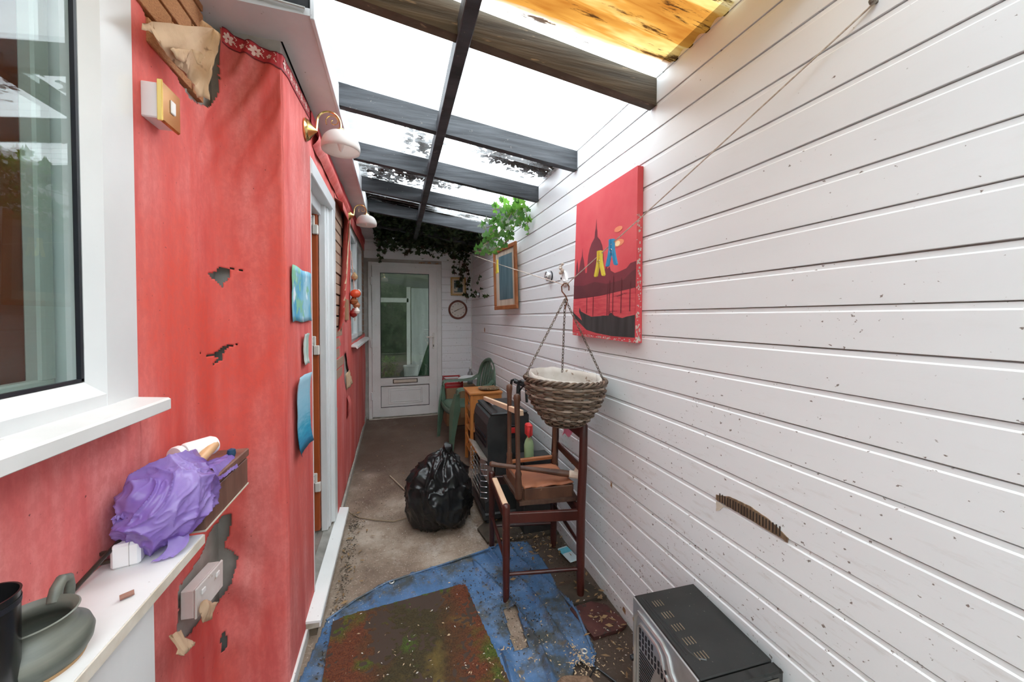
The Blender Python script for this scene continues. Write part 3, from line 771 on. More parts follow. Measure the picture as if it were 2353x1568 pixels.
# ------------------------------------------------------------------ back door
d1 = thing('door_1', None, None, (.12, BW, .1), kind='structure')
f1 = MB(); yb, yf = BW + .05, BW - .012
f1.box((-.352, yf, .085), (-.306, yb, 2.185), .003); f1.box((.546, yf, .085), (.606, yb, 2.185), .003); f1.box((-.351, yf + .0012, 2.142), (.605, yb, 2.19), .003)
obj('outer_frame', f1, UPVCO, d1)
s1 = MB(); ys = BW - .03
def rail(x0, x1, z0, z1): s1.box((x0, ys + (.0012 if x1 - x0 > .3 else 0), z0), (x1, yb - .02, z1), .006 if x1 - x0 < .3 else .002)
rail(-.306, -.195, .118, 2.142); rail(.432, .546, .118, 2.142); rail(-.2, .44, 2.046, 2.142); rail(-.2, .44, .53, .643); rail(-.2, .44, .118, .245)
obj('sash', s1, UPVCO, d1)
obj('gasket', MB().box((-.197, ys - .001, .640), (.434, ys + .01, .648)).box((-.197, ys - .001, 2.040), (.434, ys + .01, 2.048)).box((-.199, ys - .001, .640), (-.192, ys + .01, 2.048)).box((.429, ys - .001, .640), (.436, ys + .01, 2.048))
    .box((-.197, ys - .001, .527), (.434, ys + .01, .533)).box((-.197, ys - .001, .242), (.434, ys + .01, .248)).box((-.199, ys - .001, .243), (-.194, ys + .01, .532)).box((.429, ys - .001, .243), (.434, ys + .01, .532)), RUBBER, d1)
obj('pane', bx((-.195, ys + .012, .645), (.432, ys + .016, 2.044)), GLASSD, d1)
pn = obj('panel', bx((-.195, ys + .008, .246), (.430, ys + .02, .529)), UPVCO, d1)
mo = MB()
for o_ in (.0, .028):
    a0, a1, b0, b1 = -.105 + o_, .345 - o_, .283 + o_, .500 - o_
    for a, b in (((a0, b0), (a1, b0 + .008)), ((a0, b1 - .008), (a1, b1)), ((a0, b0), (a0 + .008, b1)), ((a1 - .008, b0), (a1, b1))):
        mo.box((a[0], ys + .002, a[1]), (b[0], ys + .01, b[1]), .002)
obj('moulding', mo, UPVCO, pn)
lb = obj('letterbox', bx((-.046, ys - .008, .562), (.278, ys + .004, .618), .003), M('dark_bronze', (.06, .045, .03), None, .4), d1)
obj('flap', bx((-.034, ys - .012, .570), (.266, ys - .006, .610), .003), M('beige_flap', (.55, .47, .38), (.62, .54, .45), .5, scale=20), lb)
hp = obj('handle_plate', MB().box((.478, ys - .012, 1.02), (.506, ys, 1.24), .005), IVORY, d1)
obj('lever', MB().tube([(.492, ys - .008, 1.19), (.492, ys - .045, 1.19), (.48, ys - .05, 1.19), (.395, ys - .05, 1.183)], .009, 8), IVORY, hp, smooth=True)
obj('lock', MB().box((.487, ys - .016, 1.045), (.497, ys - .011, 1.075), .002), M('lock_black', (.03, .025, .02), None, .4, metal=.5), hp)
for z in (1.88, 1.05, .35): obj('hinge', bx((-.322, ys - .012, z), (-.300, ys, z + .11), .004), UPVCO, d1)
obj('cill', MB().box((-.35, BW - .045, .06), (.60, BW + .05, .10), .006), M('crumbling_cill', (.38, .33, .27), (.55, .50, .44), .9, scale=16, bump=.6), d1)

# yard glimpsed behind the door glass
YD = M('dark_grey_green', (.035, .045, .03), (.075, .085, .06), .95, scale=4)
struct('yard_shade_box', MB().box((-2.0, 8.2, 0), (2.6, 8.3, 3.0)).box((-2.0, 5.4, 0), (-1.95, 8.3, 3.0)).box((2.55, 5.4, 0), (2.6, 8.3, 3.0)).box((-2, 5.45, 2.6), (2.6, 7.4, 2.65)), YD)  # dark box with a lid, added to keep daylight off the yard
def bush(name, label, cx, cy, z0, r, h, n, m, leaf_s=.07):
    t = thing(name, label, 'plant', (cx, cy, z0))
    mb = MB()
    for i in range(n):
        a = random.uniform(0, 6.28); q = math.sqrt(random.random()) * r; z = z0 + random.random() ** .8 * h
        m4 = T(cx + q * math.cos(a), cy + q * math.sin(a), z) @ RZ(random.uniform(0, 360)) @ RX(random.uniform(-70, 70))
        mb.add([(0, -.5 * leaf_s, 0), (.28 * leaf_s, 0, .1 * leaf_s), (0, .5 * leaf_s, 0), (-.28 * leaf_s, 0, .1 * leaf_s)], [(0, 1, 2), (0, 2, 3)], m4)
    o = obj('foliage', mb, m, t, fixn=False); o['kind'] = 'stuff'
    obj('stem', MB().tube([(cx, cy, z0 - .02), (cx + .02, cy, z0 + h * .8)], .012, 6), OLDWOOD, t)
LEAFD = m_thin('yard_leaf', (.05, .12, .02), (.16, .26, .05), 9, .5, .3)
bush('garden_bush', 'bright low garden bush seen at the bottom left of the door glass', -.20, 6.05, .1, .24, .72, 600, LEAFD)
struct('step_yard', bx((-.1, 5.75, -.06), (.75, 6.5, .26)), YD)
bk = thing('bucket', 'white bucket seen through the bottom of the door glass', 'bucket', (.22, 6.0, .26))
obj('body', MB().lathe([(0, .0), (.085, .0), (.115, .42), (.122, .425), (.122, .44), (.112, .44), (.083, .02), (0, .02)], (.22, 6.0, .26), 24), WHITE, bk, smooth=True)
obj('handle', MB().tube([(.22 + .118 * math.cos(a), 6.0 - .06 * math.sin(a), .70 - .05 * math.sin(a)) for a in [math.pi * k / 10 for k in range(11)]], .004, 6), CHROME, bk, smooth=True)
gs = MB().lathe([(.0, 0), (.26, .0), (.24, .25), (.17, .55), (.07, .80), (.0, .83)], (.58, 6.12, .262), 18)
gs.v = [(x + .03 * nz(x * 9, y * 9, z * 9), y + .03 * nz(x * 9, y * 9, z * 7 + 4), z) for x, y, z in gs.v]
tag(obj('green_sack', gs, M('green_sack', (.03, .11, .05), (.06, .17, .08), .5, scale=6), smooth=True), 'dark green sack seen at the right of the door glass', 'sack')
pf = thing('mirrored_frame', 'white frame set behind the door glass for the window frame mirrored there', 'window frame', (.28, 6.9, .06))
cm = MB().box((-.45, 6.9, 1.72), (.22, 6.95, 1.80), .005).box((.18, 6.9, .06), (.25, 6.95, 2.0), .005).box((-.45, 6.9, .06), (-.40, 6.95, 1.8), .005)  # pale frame and panel added for reflections in the door glass
obj('frame', cm, UPVCO, pf)
obj('side_panel', bx((.26, 6.88, .06), (.75, 6.92, 1.98), .005), M('pale_panel', (.40, .42, .42), (.54, .56, .56), .5, scale=4, st=(3, 1, .3)), pf)

# garden behind the camera (only met in reflections)
HEDGE = M('hedge_leaf', (.02, .05, .012), (.06, .12, .03), .7, scale=12)
hm = MB()
for i in range(4200):
    x = random.uniform(-3, 4); z = random.uniform(0, 3.4); y = -5.2 + random.uniform(-.3, .3)
    m4 = T(x, y, z) @ RZ(random.uniform(0, 360)) @ RX(random.uniform(-80, 80))
    hm.add([(0, -.09, 0), (.06, 0, .02), (0, .09, 0), (-.06, 0, .02)], [(0, 1, 2), (0, 2, 3)], m4)
hm.box((-3.2, -5.7, 0), (4.2, -5.3, 3.3)); ho = obj('hedge', hm, HEDGE, fixn=False); tag(ho, 'dark leafy garden hedge standing behind the passage', 'hedge', kind='stuff')  # solid box added behind the leaves keeps sky out of reflections

# ------------------------------------------------------------------ upright chair without a seat
def lerp(a, b, t): return tuple(a[i] + (b[i] - a[i]) * t for i in range(3))
def beam(mb, a, b, w, h, ch=.003):
    a, b = Vector(a), Vector(b); d = b - a; L = d.length; x = d.normalized()
    up = Vector((0, 0, 1)) if abs(x.z) < .95 else Vector((1, 0, 0))
    y = up.cross(x).normalized(); z = x.cross(y)
    m4 = Matrix((x, y, z)).transposed().to_4x4(); m4.translation = a
    return mb.box((0, -w / 2, -h / 2), (L, w / 2, h / 2), ch, m4)
NF, FF, NB, FB = (.527, 1.781, 0), (.565, 2.226, 0), (.905, 1.700, 0), (.945, 2.135, 0)
def z_(p, z): return (p[0], p[1], z)
ch = thing('dining_chair', 'upright dark mahogany chair frame standing against the white cladding', 'chair', (.735, 1.96, 0))
for p, h in ((NF, .505), (FF, .49)):
    obj('leg', MB().tube([z_(p, .0), z_(p, .02), z_(p, .30), z_(p, h - .012), z_(p, h - .004), z_(p, h)], [.0155, .017, .0195, .0205, .018, .012], 14), MAHOG, ch, smooth=True)
for p in (NB, FB):
    obj('leg', MB().tube([z_(p, 0), z_(p, .05), z_(p, .45), (p[0] + .012, p[1], .70), (p[0] + .016, p[1], .895), (p[0] + .016, p[1], .905)], [.018, .02, .023, .022, .020, .014], 12), MAHOG, ch, smooth=True)
for a, b in ((NF, FF), (NF, NB), (FF, FB), (NB, FB)):
    obj('seat_rail', beam(MB(), z_(a, .435), z_(b, .435), .022, .052), MAHOG, ch)
for a, b, z0, z1 in ((NF, NB, .145, .15), (NF, FF, .20, .21), (FF, FB, .145, .15), (FB, NB, .27, .27)):
    obj('stretcher', MB().tube([z_(a, z0), lerp(z_(a, z0), z_(b, z1), .5), z_(b, z1)], [.008, .0105, .008], 10), MAHOG, ch, smooth=True)
obj('seat_batten', beam(MB(), (.540, 1.81, .4685), (.568, 2.17, .4685), .030, .012), PINE, ch)
for z, h in ((.855, .075), (.66, .04)):
    obj('back_slat', beam(MB(), (NB[0] + .014, NB[1], z), (FB[0] + .014, FB[1], z), .014, h), MAHOG, ch)

# ------------------------------------------------------------------ upturned chair stacked on it
st = thing('upturned_chair', 'broken dark wooden chair turned upside down on the mahogany chair', 'chair', (.76, 1.96, .46))
q = [(.610, 1.812), (.925, 1.772), (.965, 2.02), (.955, 2.125), (.620, 2.160)]
obj('seat', MB().prism(jag(q, .04, .004, 2), .020, off=.468), M('dark_upholstery_edge', (.05, .022, .014), (.10, .05, .03), .7, scale=20), st)
ap = MB()
q2 = [(.640, 1.835), (.905, 1.800), (.930, 2.09), (.645, 2.125)]
for i in range(4):
    a, b = q2[i], q2[(i + 1) % 4]
    beam(ap, (a[0], a[1], .515), (b[0], b[1], .515), .020, .065)
obj('seat_rail', ap, OLDWOOD, st)
def pfn(u, v):
    a = Vector(q2[0]).lerp(Vector(q2[1]), u); b = Vector(q2[3]).lerp(Vector(q2[2]), u); p = a.lerp(b, v)
    e = (1 - v) ** 8 * (.012 * math.sin(u * 14) + .006 * nz(u * 20, 1)); return (p.x, p.y - e * .8 - .008 * (v == 0), .548 + e * .7 + .012 * u * (1 - v))
obj('plywood_base', MB().grid(pfn, 30, 20), PLY, st, smooth=True, thick=.006)
def turned(p, z0, z1, lean=(0, 0)):
    pr_ = [(0, .020), (.10, .021), (.20, .016), (.235, .019), (.26, .013), (.5, .0125), (.75, .0135), (.9, .0155), (.955, .019), (.985, .018), (1, .010)]
    return MB().tube([(p[0] + lean[0] * t, p[1] + lean[1] * t, z0 + (z1 - z0) * t) for t, r in pr_], [r for t, r in pr_], 12)
for p, z1, ln in (((.612, 1.835), 1.052, (-.012, -.005)), ((.648, 2.120), 1.050, (.0, .0)), ((.930, 2.085), .965, (.0, .0))):
    obj('leg', turned(p, .50, z1, ln), OLDWOOD, st, smooth=True)
obj('cross_rail', beam(MB(), (.655, 2.135, .575), (.925, 2.105, .585), .022, .02), FRAMEW, st)
bl = thing('broken_chair_leg', 'loose turned chair leg with masking tape lying across the upturned chair', 'chair leg', (.72, 1.9, .6))
a, b = Vector((.495, 2.000, .632)), Vector((.985, 1.795, .585))
obj('shaft', MB().tube([a.lerp(b, t) for t in (0, .02, .08, .3, .55, .75, 1)], [.010, .017, .0125, .012, .0145, .018, .017], 12), OLDWOOD, bl, smooth=True)
obj('tape', MB().tube([a.lerp(b, t) for t in (.83, .85, .89, .93, .945)], [.0195, .021, .0205, .021, .020], 10, cap=False), M('masking_tape', (.70, .55, .42), (.78, .64, .52), .7, scale=25), bl)
obj('tape_tail', MB().grid(lambda u, v: tuple(a.lerp(b, .87 + .05 * u) + Vector((.01 * v, -.01, .018 + .028 * v))), 3, 3), MATS['masking_tape'], bl)
tag(obj('pine_batten', beam(MB(), (.683, 2.92, .796), (.640, 1.868, .940), .022, .030, .002), PINE), 'pale pine batten leaning from the black heater to the upturned chair', 'batten')
PINK = m_thin('pink_cloth', (.80, .20, .32), (.88, .30, .42), 5, .8, .2)
def pk(u, v):
    return (.905 + .075 * u + .01 * math.sin(v * 5), 1.925 + .03 * u - .02 * u * v, .775 + .105 * v + .012 * math.sin(u * 7) * (1 - v) - .012 * u * (1 - v))
tag(obj('pink_cloth', MB().grid(pk, 12, 12), PINK, smooth=True, thick=.002), 'bright pink cloth hanging behind the mahogany chair back', 'cloth')

# ------------------------------------------------------------------ hanging basket and washing line
bc = Vector((.80, 1.672, 0)); ZR = 1.158
bs = thing('hanging_basket', 'round wicker hanging basket on three chains beside the canvas', 'basket', (bc.x, bc.y, .93))
WICK = [M('wicker_dark', (.055, .034, .022), (.12, .08, .055), .6, scale=25), M('wicker_brown', (.12, .075, .048), (.21, .145, .10), .55, scale=25), M('wicker_pale', (.24, .175, .13), (.38, .30, .24), .5, scale=25)]
def brad(t): return .090 + .103 * math.sin(min(1, t * 1.02) * math.pi / 2) ** .85
NU = 26; ROWS = 17
def tilt(p): return (p[0], p[1], p[2] + .022 * (p[0] - bc.x) / .2 * -.4)
for r in range(ROWS):
    t = r / (ROWS - 1); z = .932 + .205 * t; rad = brad(t); pts = []
    for k in range(NU * 4):
        g = 2 * math.pi * k / (NU * 4); w = (.0075 if r % 2 else -.0075) * math.cos(g * NU / 2) + .003 * nz(g * 4, r * 5.1)
        pts.append(tilt((bc.x + (rad + w) * math.cos(g), bc.y + (rad + w) * math.sin(g), z + .004 * nz(g * 3, r * 3.3, 2))))
    obj('wicker_strand', MB().tube(pts, .0058 + .0012 * nz(r * 4.4, 1), 5, closed=True), WICK[(0, 1, 0, 2, 1, 0, 1, 2)[r % 8]], bs, smooth=True)
for k in range(NU):
    g = 2 * math.pi * (k + .5) / NU
    obj('wicker_stake', MB().tube([tilt((bc.x + brad(t) * math.cos(g), bc.y + brad(t) * math.sin(g), .928 + .22 * t)) for t in (0, .25, .5, .75, 1)] , .0055, 5), WICK[0], bs, smooth=True)
for j in range(3):
    pts = []
    for k in range(120):
        g = 2 * math.pi * k / 120; a = g * 13 + j * 2.094
        pts.append(tilt((bc.x + (.196 + .008 * math.cos(a)) * math.cos(g), bc.y + (.196 + .008 * math.cos(a)) * math.sin(g), 1.148 + .008 * math.sin(a))))
    obj('rim_strand', MB().tube(pts, .0062, 5, closed=True), WICK[(1, 0, 0)[j]], bs, smooth=True)
obj('base', MB().lathe([(0, .926), (.098, .926), (.102, .934), (0, .936)], (bc.x, bc.y, 0), 24), WICK[0], bs)
LINER = M('dirty_white_liner', (.58, .53, .47), (.74, .70, .65), .8, scale=9, spots=[(30, .64, (.30, .22, .16))])
def lin(u, v):
    g = 2 * math.pi * u; t = .10 + .92 * v; r = (brad(t) - .014) + .004 * nz(g * 4, v * 5)
    up = (.020 + .012 * math.sin(g * 1 - .4) + .008 * nz(g * 3, 5)) * (v ** 3)
    return tilt((bc.x + r * math.cos(g), bc.y + r * math.sin(g), .945 + .205 * v + up))
obj('liner', MB().grid(lin, 60, 10), LINER, bs, smooth=True, thick=.003, fixn=False)
obj('compost', MB().lathe([(0, 1.05), (.1, 1.048), (.15, 1.04)], (bc.x, bc.y, 0), 24), M('dry_compost', (.06, .04, .03), (.12, .08, .055), .95, scale=30), bs)
hook_b = Vector((bc.x, bc.y, 1.545))
CHAINM = M('rusty_chain', (.10, .075, .06), (.30, .26, .22), .45, metal=.7, scale=60)
rt = Vector((.954, -.299, 0)); fw = Vector((.299, .954, 0))
link = [(.0042 * math.cos(a), 0, .0125 * math.sin(a)) for a in [2 * math.pi * k / 10 for k in range(10)]]
def chain(a, b, n):
    mb = MB(); a, b = Vector(a), Vector(b); d = (b - a).normalized(); q4 = d.to_track_quat('Z', 'Y').to_matrix().to_4x4()
    for i in range(n):
        p = a.lerp(b, (i + .5) / n); L = (b - a).length / n
        lk = [(.0052 * math.cos(t), 0, L * .66 * math.sin(t)) for t in [2 * math.pi * k / 10 for k in range(10)]]
        mb.tube(lk, .0019, 5, closed=True, mtx=T(*p) @ q4 @ RZ(90 * (i % 2) + 30))
    return mb
for d in (-rt * .195, rt * .188, fw * .175 + rt * .01):
    p = bc + d + Vector((0, 0, ZR)); obj('chain', chain(tilt(p), hook_b, 24), CHAINM, bs, smooth=True)
hk = [(0, 0, -.055), (.006, 0, -.03), (.012, 0, -.012), (.0, 0, .012), (-.016, 0, .032), (-.018, 0, .056), (-.006, 0, .071), (.010, 0, .070), (.019, 0, .056), (.018, 0, .036)]
obj('hook', MB().tube([tuple(hook_b + rt * p[0] + Vector((0, 0, p[2] + .005))) for p in hk], .0034, 7), M('rusty_hook', (.14, .055, .03), (.24, .11, .07), .5, metal=.5, scale=40), bs, smooth=True)
LP = [Vector((.851, 5.225, 2.411)), Vector((.803, 1.672, 1.612)), Vector((1.036, .564, 2.165))]
def sag(a, b, n, s): return [a.lerp(b, i / n) - Vector((0, 0, s * math.sin(math.pi * i / n))) for i in range(n + 1)]
ROPE = M('washing_line_cord', (.42, .33, .26), (.60, .52, .45), .7, scale=90)
ln = thing('washing_line', 'thin washing line strung along the passage through the basket hook', 'line', tuple(LP[1]))
obj('cord', MB().tube(sag(LP[0], LP[1], 14, .012) + sag(LP[1], LP[2], 12, .004)[1:], .0024, 6), ROPE, ln, smooth=True)
obj('screw_eye', MB().tube([(1.04, .564, 2.165), (1.028, .564, 2.165)], .004, 6).ball((1.027, .564, 2.165), .008, 8, 6), CHAINM, ln)
wh = thing('line_hook', 'white plastic line hook with a rope knot on the cladding above the basket', 'hook', (RW, 2.17, 1.70))
obj('plate', MB().prism([(2.135, 1.665), (2.205, 1.665), (2.215, 1.69), (2.20, 1.735), (2.175, 1.755), (2.15, 1.735), (2.13, 1.69)], .016, plane='yz', off=RW - .016), WHITE, wh)
obj('cleat', MB().tube([(RW - .01, 2.13, 1.675), (RW - .035, 2.12, 1.68), (RW - .04, 2.105, 1.685)], .008, 7), WHITE, wh, smooth=True)
obj('screw', MB().lathe([(0, 0), (.007, .0), (.007, .003), (0, .004)], (RW - .019, 2.198, 1.705), 10, 'x'), RUBBER, wh)
kn = MB()
for k in range(5): kn.ball((RW - .03 + .006 * math.sin(k * 2), 2.17 + .007 * math.cos(k * 2.3), 1.74 + k * .013), .013 - .001 * k, 10, 7)
obj('rope_knot', kn, ROPE, wh, smooth=True)
def peg(pos, along, c, label):
    t = thing('clothes_peg', label, 'peg', tuple(pos), 'plastic pegs clipped on the washing line')
    m = {'y': M('yellow_peg', (.75, .60, .05), (.82, .68, .09), .4, scale=6), 'b': M('blue_peg', (.03, .27, .52), (.05, .33, .60), .4, scale=6)}[c]
    x = Vector(along).normalized(); z = Vector((0, 0, 1)); y = z.cross(x).normalized(); x = y.cross(z)
    m4 = Matrix((x, y, z)).transposed().to_4x4(); m4.translation = pos
    for sg in (-1, 1):
        P = [(.004, .030), (.013, .028), (.013, -.002), (.014, -.014), (.020, -.040), (.031, -.078), (.026, -.084), (.017, -.080), (.007, -.045), (.003, -.020), (.004, -.002)]
        obj('jaw', MB().prism([(sg * a, b) for a, b in P], .011, plane='xz', off=-.0055, mtx=m4), m, t)
    obj('spring', MB().tube([(.0075 * math.cos(k * .6), -.007 + k * .0003, -.020 + .0075 * math.sin(k * .6)) for k in range(40)], .0013, 5, mtx=m4), CHROME, t, smooth=True)
peg(LP[1].lerp(LP[2], .213) - Vector((0, 0, .014)), LP[2] - LP[1], 'y', 'yellow plastic peg on the line beside the blue peg')
peg(LP[1].lerp(LP[2], .277) - Vector((0, 0, .012)), LP[2] - LP[1], 'b', 'blue plastic peg on the line in front of the canvas')
peg(LP[1].lerp(LP[0], .385) - Vector((0, 0, .008)), LP[0] - LP[1], 'y', 'yellow plastic peg on the line before the crooked picture')

# ------------------------------------------------------------------ pictures, clock and lights on the walls
cv = thing('canvas_picture', 'red sunset canvas with dome and gondola on the cladding', 'picture', (RW, 1.67, 1.34))
XC = RW - .036
def cp(u, v, d=0):   # u 0 far edge .. 1 near edge, v 0 bottom .. 1 top
    yl = 1.995 - .035 * v; yr = 1.392 - .004 * v
    return (XC - d + .006 * v, yl + (yr - yl) * u, 1.348 - .008 * u + v * (.764 + .012 * u))
SKY = M('canvas_red', (.66, .055, .075), (.74, .11, .12), .7, scale=3, spots=[(80, .74, (.35, .04, .05))])
body = MB(); A = [cp(0, 0), cp(1, 0), cp(1, 1), cp(0, 1)]; B = [(RW - .001, p[1], p[2]) for p in A]
body.add(A + B, [(0, 1, 2, 3), (7, 6, 5, 4), (0, 4, 5, 1), (1, 5, 6, 2), (2, 6, 7, 3), (3, 7, 4, 0)])
obj('canvas', body, SKY, cv)
def prn(name, pts, m, d, amp=.0): return obj(name, MB().add([cp(u, v, d) for u, v in pts], [list(range(len(pts)))]), m, cv, fixn=False)
HAZE = M('print_maroon', (.17, .022, .035), (.22, .032, .045), .7, scale=4); HAZE2 = M('print_dark_maroon', (.11, .02, .028), (.15, .028, .034), .7, scale=4)
WATER = M('print_water', (.56, .05, .07), (.68, .10, .11), .7, scale=30, st=(1, .3, 3), spots=[(34, .64, (.22, .02, .03), (1, .25, 2.5)), (40, .70, (.80, .42, .22), (1, .4, 2.5))])
DARK = M('print_charcoal', (.030, .027, .028), (.062, .058, .058), .6, scale=9, st=(1, 2, .3))
dome = [(0, .28), (0, .44), (.03, .46), (.04, .53), (.055, .58), (.07, .53), (.085, .47), (.10, .50), (.12, .555), (.145, .59), (.155, .65), (.165, .59), (.19, .555), (.21, .50), (.225, .46), (.255, .46), (.262, .53), (.272, .58), (.295, .625), (.33, .66), (.365, .68), (.38, .69), (.385, .73), (.395, .75), (.405, .815), (.415, .75), (.425, .73), (.43, .69), (.445, .68), (.48, .66), (.515, .62), (.535, .575), (.545, .52), (.55, .46), (.57, .455), (.59, .50), (.61, .455), (.64, .47), (.66, .44), (.72, .42), (.80, .425), (.88, .435), (.93, .46), (1, .465), (1, .28)]
prn('skyline', dome, HAZE, .0008)
prn('shoreline', [(0, .28), (0, .38), (.2, .37), (.4, .385), (.6, .36), (.85, .37), (.95, .41), (1, .42), (1, .30)], HAZE2, .0012)
prn('water', [(0, .02), (0, .275), (.5, .285), (1, .315), (1, .02)], WATER, .0016)
gon = [(.00, .16), (.005, .20), (.02, .17), (.10, .145), (.19, .115), (.165, .145), (.125, .18), (.135, .215), (.16, .185), (.25, .165), (.36, .145), (.50, .15), (.64, .155), (.68, .175), (.74, .15), (.84, .14), (.90, .15), (1.0, .16), (1.0, .03), (.70, .025), (.45, .035), (.28, .05), (.18, .085), (.08, .12), (.03, .14)]
prn('gondola', gon, DARK, .0022)
for u, v0, v1 in ((.27, .17, .34), (.385, .15, .34), (.615, .15, .36), (.645, .15, .38), (.70, .155, .40), (.815, .17, .38), (.93, .18, .36)):
    prn('mooring_post', [(u, v0), (u + .010, v0), (u + .010, v1), (u, v1)], HAZE2, .0025)
SUN = M('print_sun', (.95, .62, .28), (.98, .75, .42), .7, scale=20); SUN2 = M('print_glow', (.82, .22, .12), (.88, .32, .16), .7, scale=9)
def blob(u, v, a, b, n=14): return [(u + a * math.cos(2 * math.pi * k / n) * (1 + .2 * nz(k * 1.7, u * 9)), v + b * math.sin(2 * math.pi * k / n)) for k in range(n)]
prn('sun_glow', blob(.76, .60, .085, .022), SUN2, .0010); prn('sun_disc', blob(.755, .598, .036, .016), SUN, .0016); prn('sun_glow', blob(.76, .685, .06, .017), SUN2, .0012)
wear = MB()
for k in range(90):
    v = random.random() ** 1.6 * .75; y0 = cp(1, v)
    w = random.uniform(.004, .010); h = random.uniform(.004, .014); x = random.uniform(XC + .002, RW - .012)
    wear.add([(x, y0[1] - .0008, y0[2]), (x + w, y0[1] - .0008, y0[2] + .002), (x + w * .8, y0[1] - .0008, y0[2] + h), (x, y0[1] - .0008, y0[2] + h * .8)], [(0, 1, 2, 3)])
for k in range(70):
    u = random.random(); p = cp(u, random.uniform(.0, .014), .0028); w = random.uniform(.004, .012)
    wear.add([p, (p[0], p[1] - w, p[2] + .001), (p[0], p[1] - w, p[2] + .005), (p[0], p[1], p[2] + .004)], [(0, 1, 2, 3)])
o = obj('flaking_edge', wear, M('flaked_canvas', (.45, .36, .32), (.66, .60, .55), .8, scale=40), cv, fixn=False); o['kind'] = 'stuff'

def framed(name, label, bl, br, tr, fwid, fdep, m_fr, m_mat, m_pic, inset, cat='picture', glass=True):
    bl, br, tr = Vector(bl), Vector(br), Vector(tr); ux = (br - bl); vz = (tr - br); w, h = ux.length, vz.length
    x = ux.normalized(); z = (vz - x * vz.dot(x)).normalized(); y = z.cross(x)   # y points into the wall
    m4 = Matrix((x, y, z)).transposed().to_4x4(); m4.translation = bl
    t = thing(name, label, cat, tuple(bl))
    for a, b in (((0, 0), (w, fwid)), ((0, h - fwid), (w, h)), ((0, fwid), (fwid, h - fwid)), ((w - fwid, fwid), (w, h - fwid))):
        obj('frame_rail', bx((a[0], -fdep, a[1]), (b[0], .0, b[1]), .004, m4), m_fr, t)
    obj('mount', bx((fwid * .8, -.010, fwid * .8), (w - fwid * .8, -.006, h - fwid * .8), 0, m4), m_mat, t)
    a = inset; obj('print', bx((a[0] * w, -.012, a[1] * h), (a[2] * w, -.0095, a[3] * h), 0, m4), m_pic, t)
    obj('backing', bx((.004, -.006, .004), (w - .004, -.001, h - .004), 0, m4), KRAFT, t)
    return t, m4, w, h
tf = framed('crooked_picture', 'wood framed faded blue picture hanging crooked under the ivy', (.952, 3.56, 1.525), (1.022, 3.062, 1.530), (.996, 3.150, 2.110), .038, .022, FRAMEW,
       M('stained_mount', (.40, .32, .25), (.55, .47, .38), .8, scale=6, st=(3, 3, .3)), M('faded_blue_print', (.045, .10, .13), (.12, .19, .22), .5, scale=5, st=(3, 3, .4)), (.24, .16, .82, .86))
framed('small_picture', 'small gold framed picture hanging above the round clock', (.738, BW - .006, 1.762), (.955, BW - .006, 1.765), (.955, BW - .006, 2.022), .022, .016, M('gilt_frame', (.42, .26, .08), (.58, .40, .16), .45, scale=20),
       M('cream_mount', (.62, .52, .36), (.70, .60, .44), .8, scale=8), M('dark_floral_print', (.035, .06, .08), (.10, .16, .17), .6, scale=14, spots=[(11, .62, (.55, .56, .45))]), (.22, .17, .78, .82))
obj('nail', MB().tube([(.846, BW, 2.05), (.846, BW - .012, 2.05)], .003, 6), RUBBER, bpy.data.objects['small_picture'])
ck = thing('wall_clock', 'round wooden rimmed clock with a white dial beside the back door', 'clock', (.838, BW, 1.562))
cc = (.838, BW - .002, 1.562)
obj('rim', MB().lathe([(.108, 0), (.108, -.020), (.114, -.030), (.126, -.030), (.134, -.018), (.134, 0)], cc, 48, 'y'), M('red_brown_rim', (.13, .035, .022), (.20, .06, .035), .4, scale=9), ck, smooth=True)
obj('dial', MB().disc((cc[0], cc[1] - .012, cc[2]), .110, 40, 'y'), M('clock_dial', (.66, .62, .56), (.72, .69, .63), .6, scale=4), ck)
INK = M('clock_ink', (.03, .025, .022), None, .6)
def text_mesh(txt, size):
    cu_ = bpy.data.curves.new('txt', 'FONT'); cu_.body = txt; cu_.size = size; cu_.align_x = 'CENTER'; cu_.align_y = 'CENTER'; cu_.resolution_u = 2
    o_ = bpy.data.objects.new('txt', cu_); C.objects.link(o_); bpy.context.view_layer.update()
    me = bpy.data.meshes.new_from_object(o_.evaluated_get(bpy.context.evaluated_depsgraph_get()))
    bpy.data.objects.remove(o_); bpy.data.curves.remove(cu_); me.materials.clear(); me.materials.append(INK); return me
for k in range(1, 13):
    a = R(90 - 30 * k); me = text_mesh(str(k), .030)
    inst(me, 'numeral', T(cc[0] + .086 * math.cos(a), cc[1] - .0135, cc[2] + .086 * math.sin(a)) @ RX(90), ck)
def hand(ang, ln, w, back):
    x, z = math.cos(R(ang)), math.sin(R(ang)); px, pz = -z, x
    P = [(-back, w), (ln * .9, w), (ln, 0), (ln * .9, -w), (-back, -w)]
    return MB().add([(cc[0] + x * a + px * b, cc[1] - .0155, cc[2] + z * a + pz * b) for a, b in P], [[0, 1, 2, 3, 4]])
obj('minute_hand', hand(22, .088, .0028, .02), INK, ck); obj('hour_hand', hand(206, .064, .004, .015), INK, ck)
obj('hub', MB().lathe([(0, -.019), (.006, -.018), (.006, -.012)], cc, 10, 'y'), GOLD, ck)
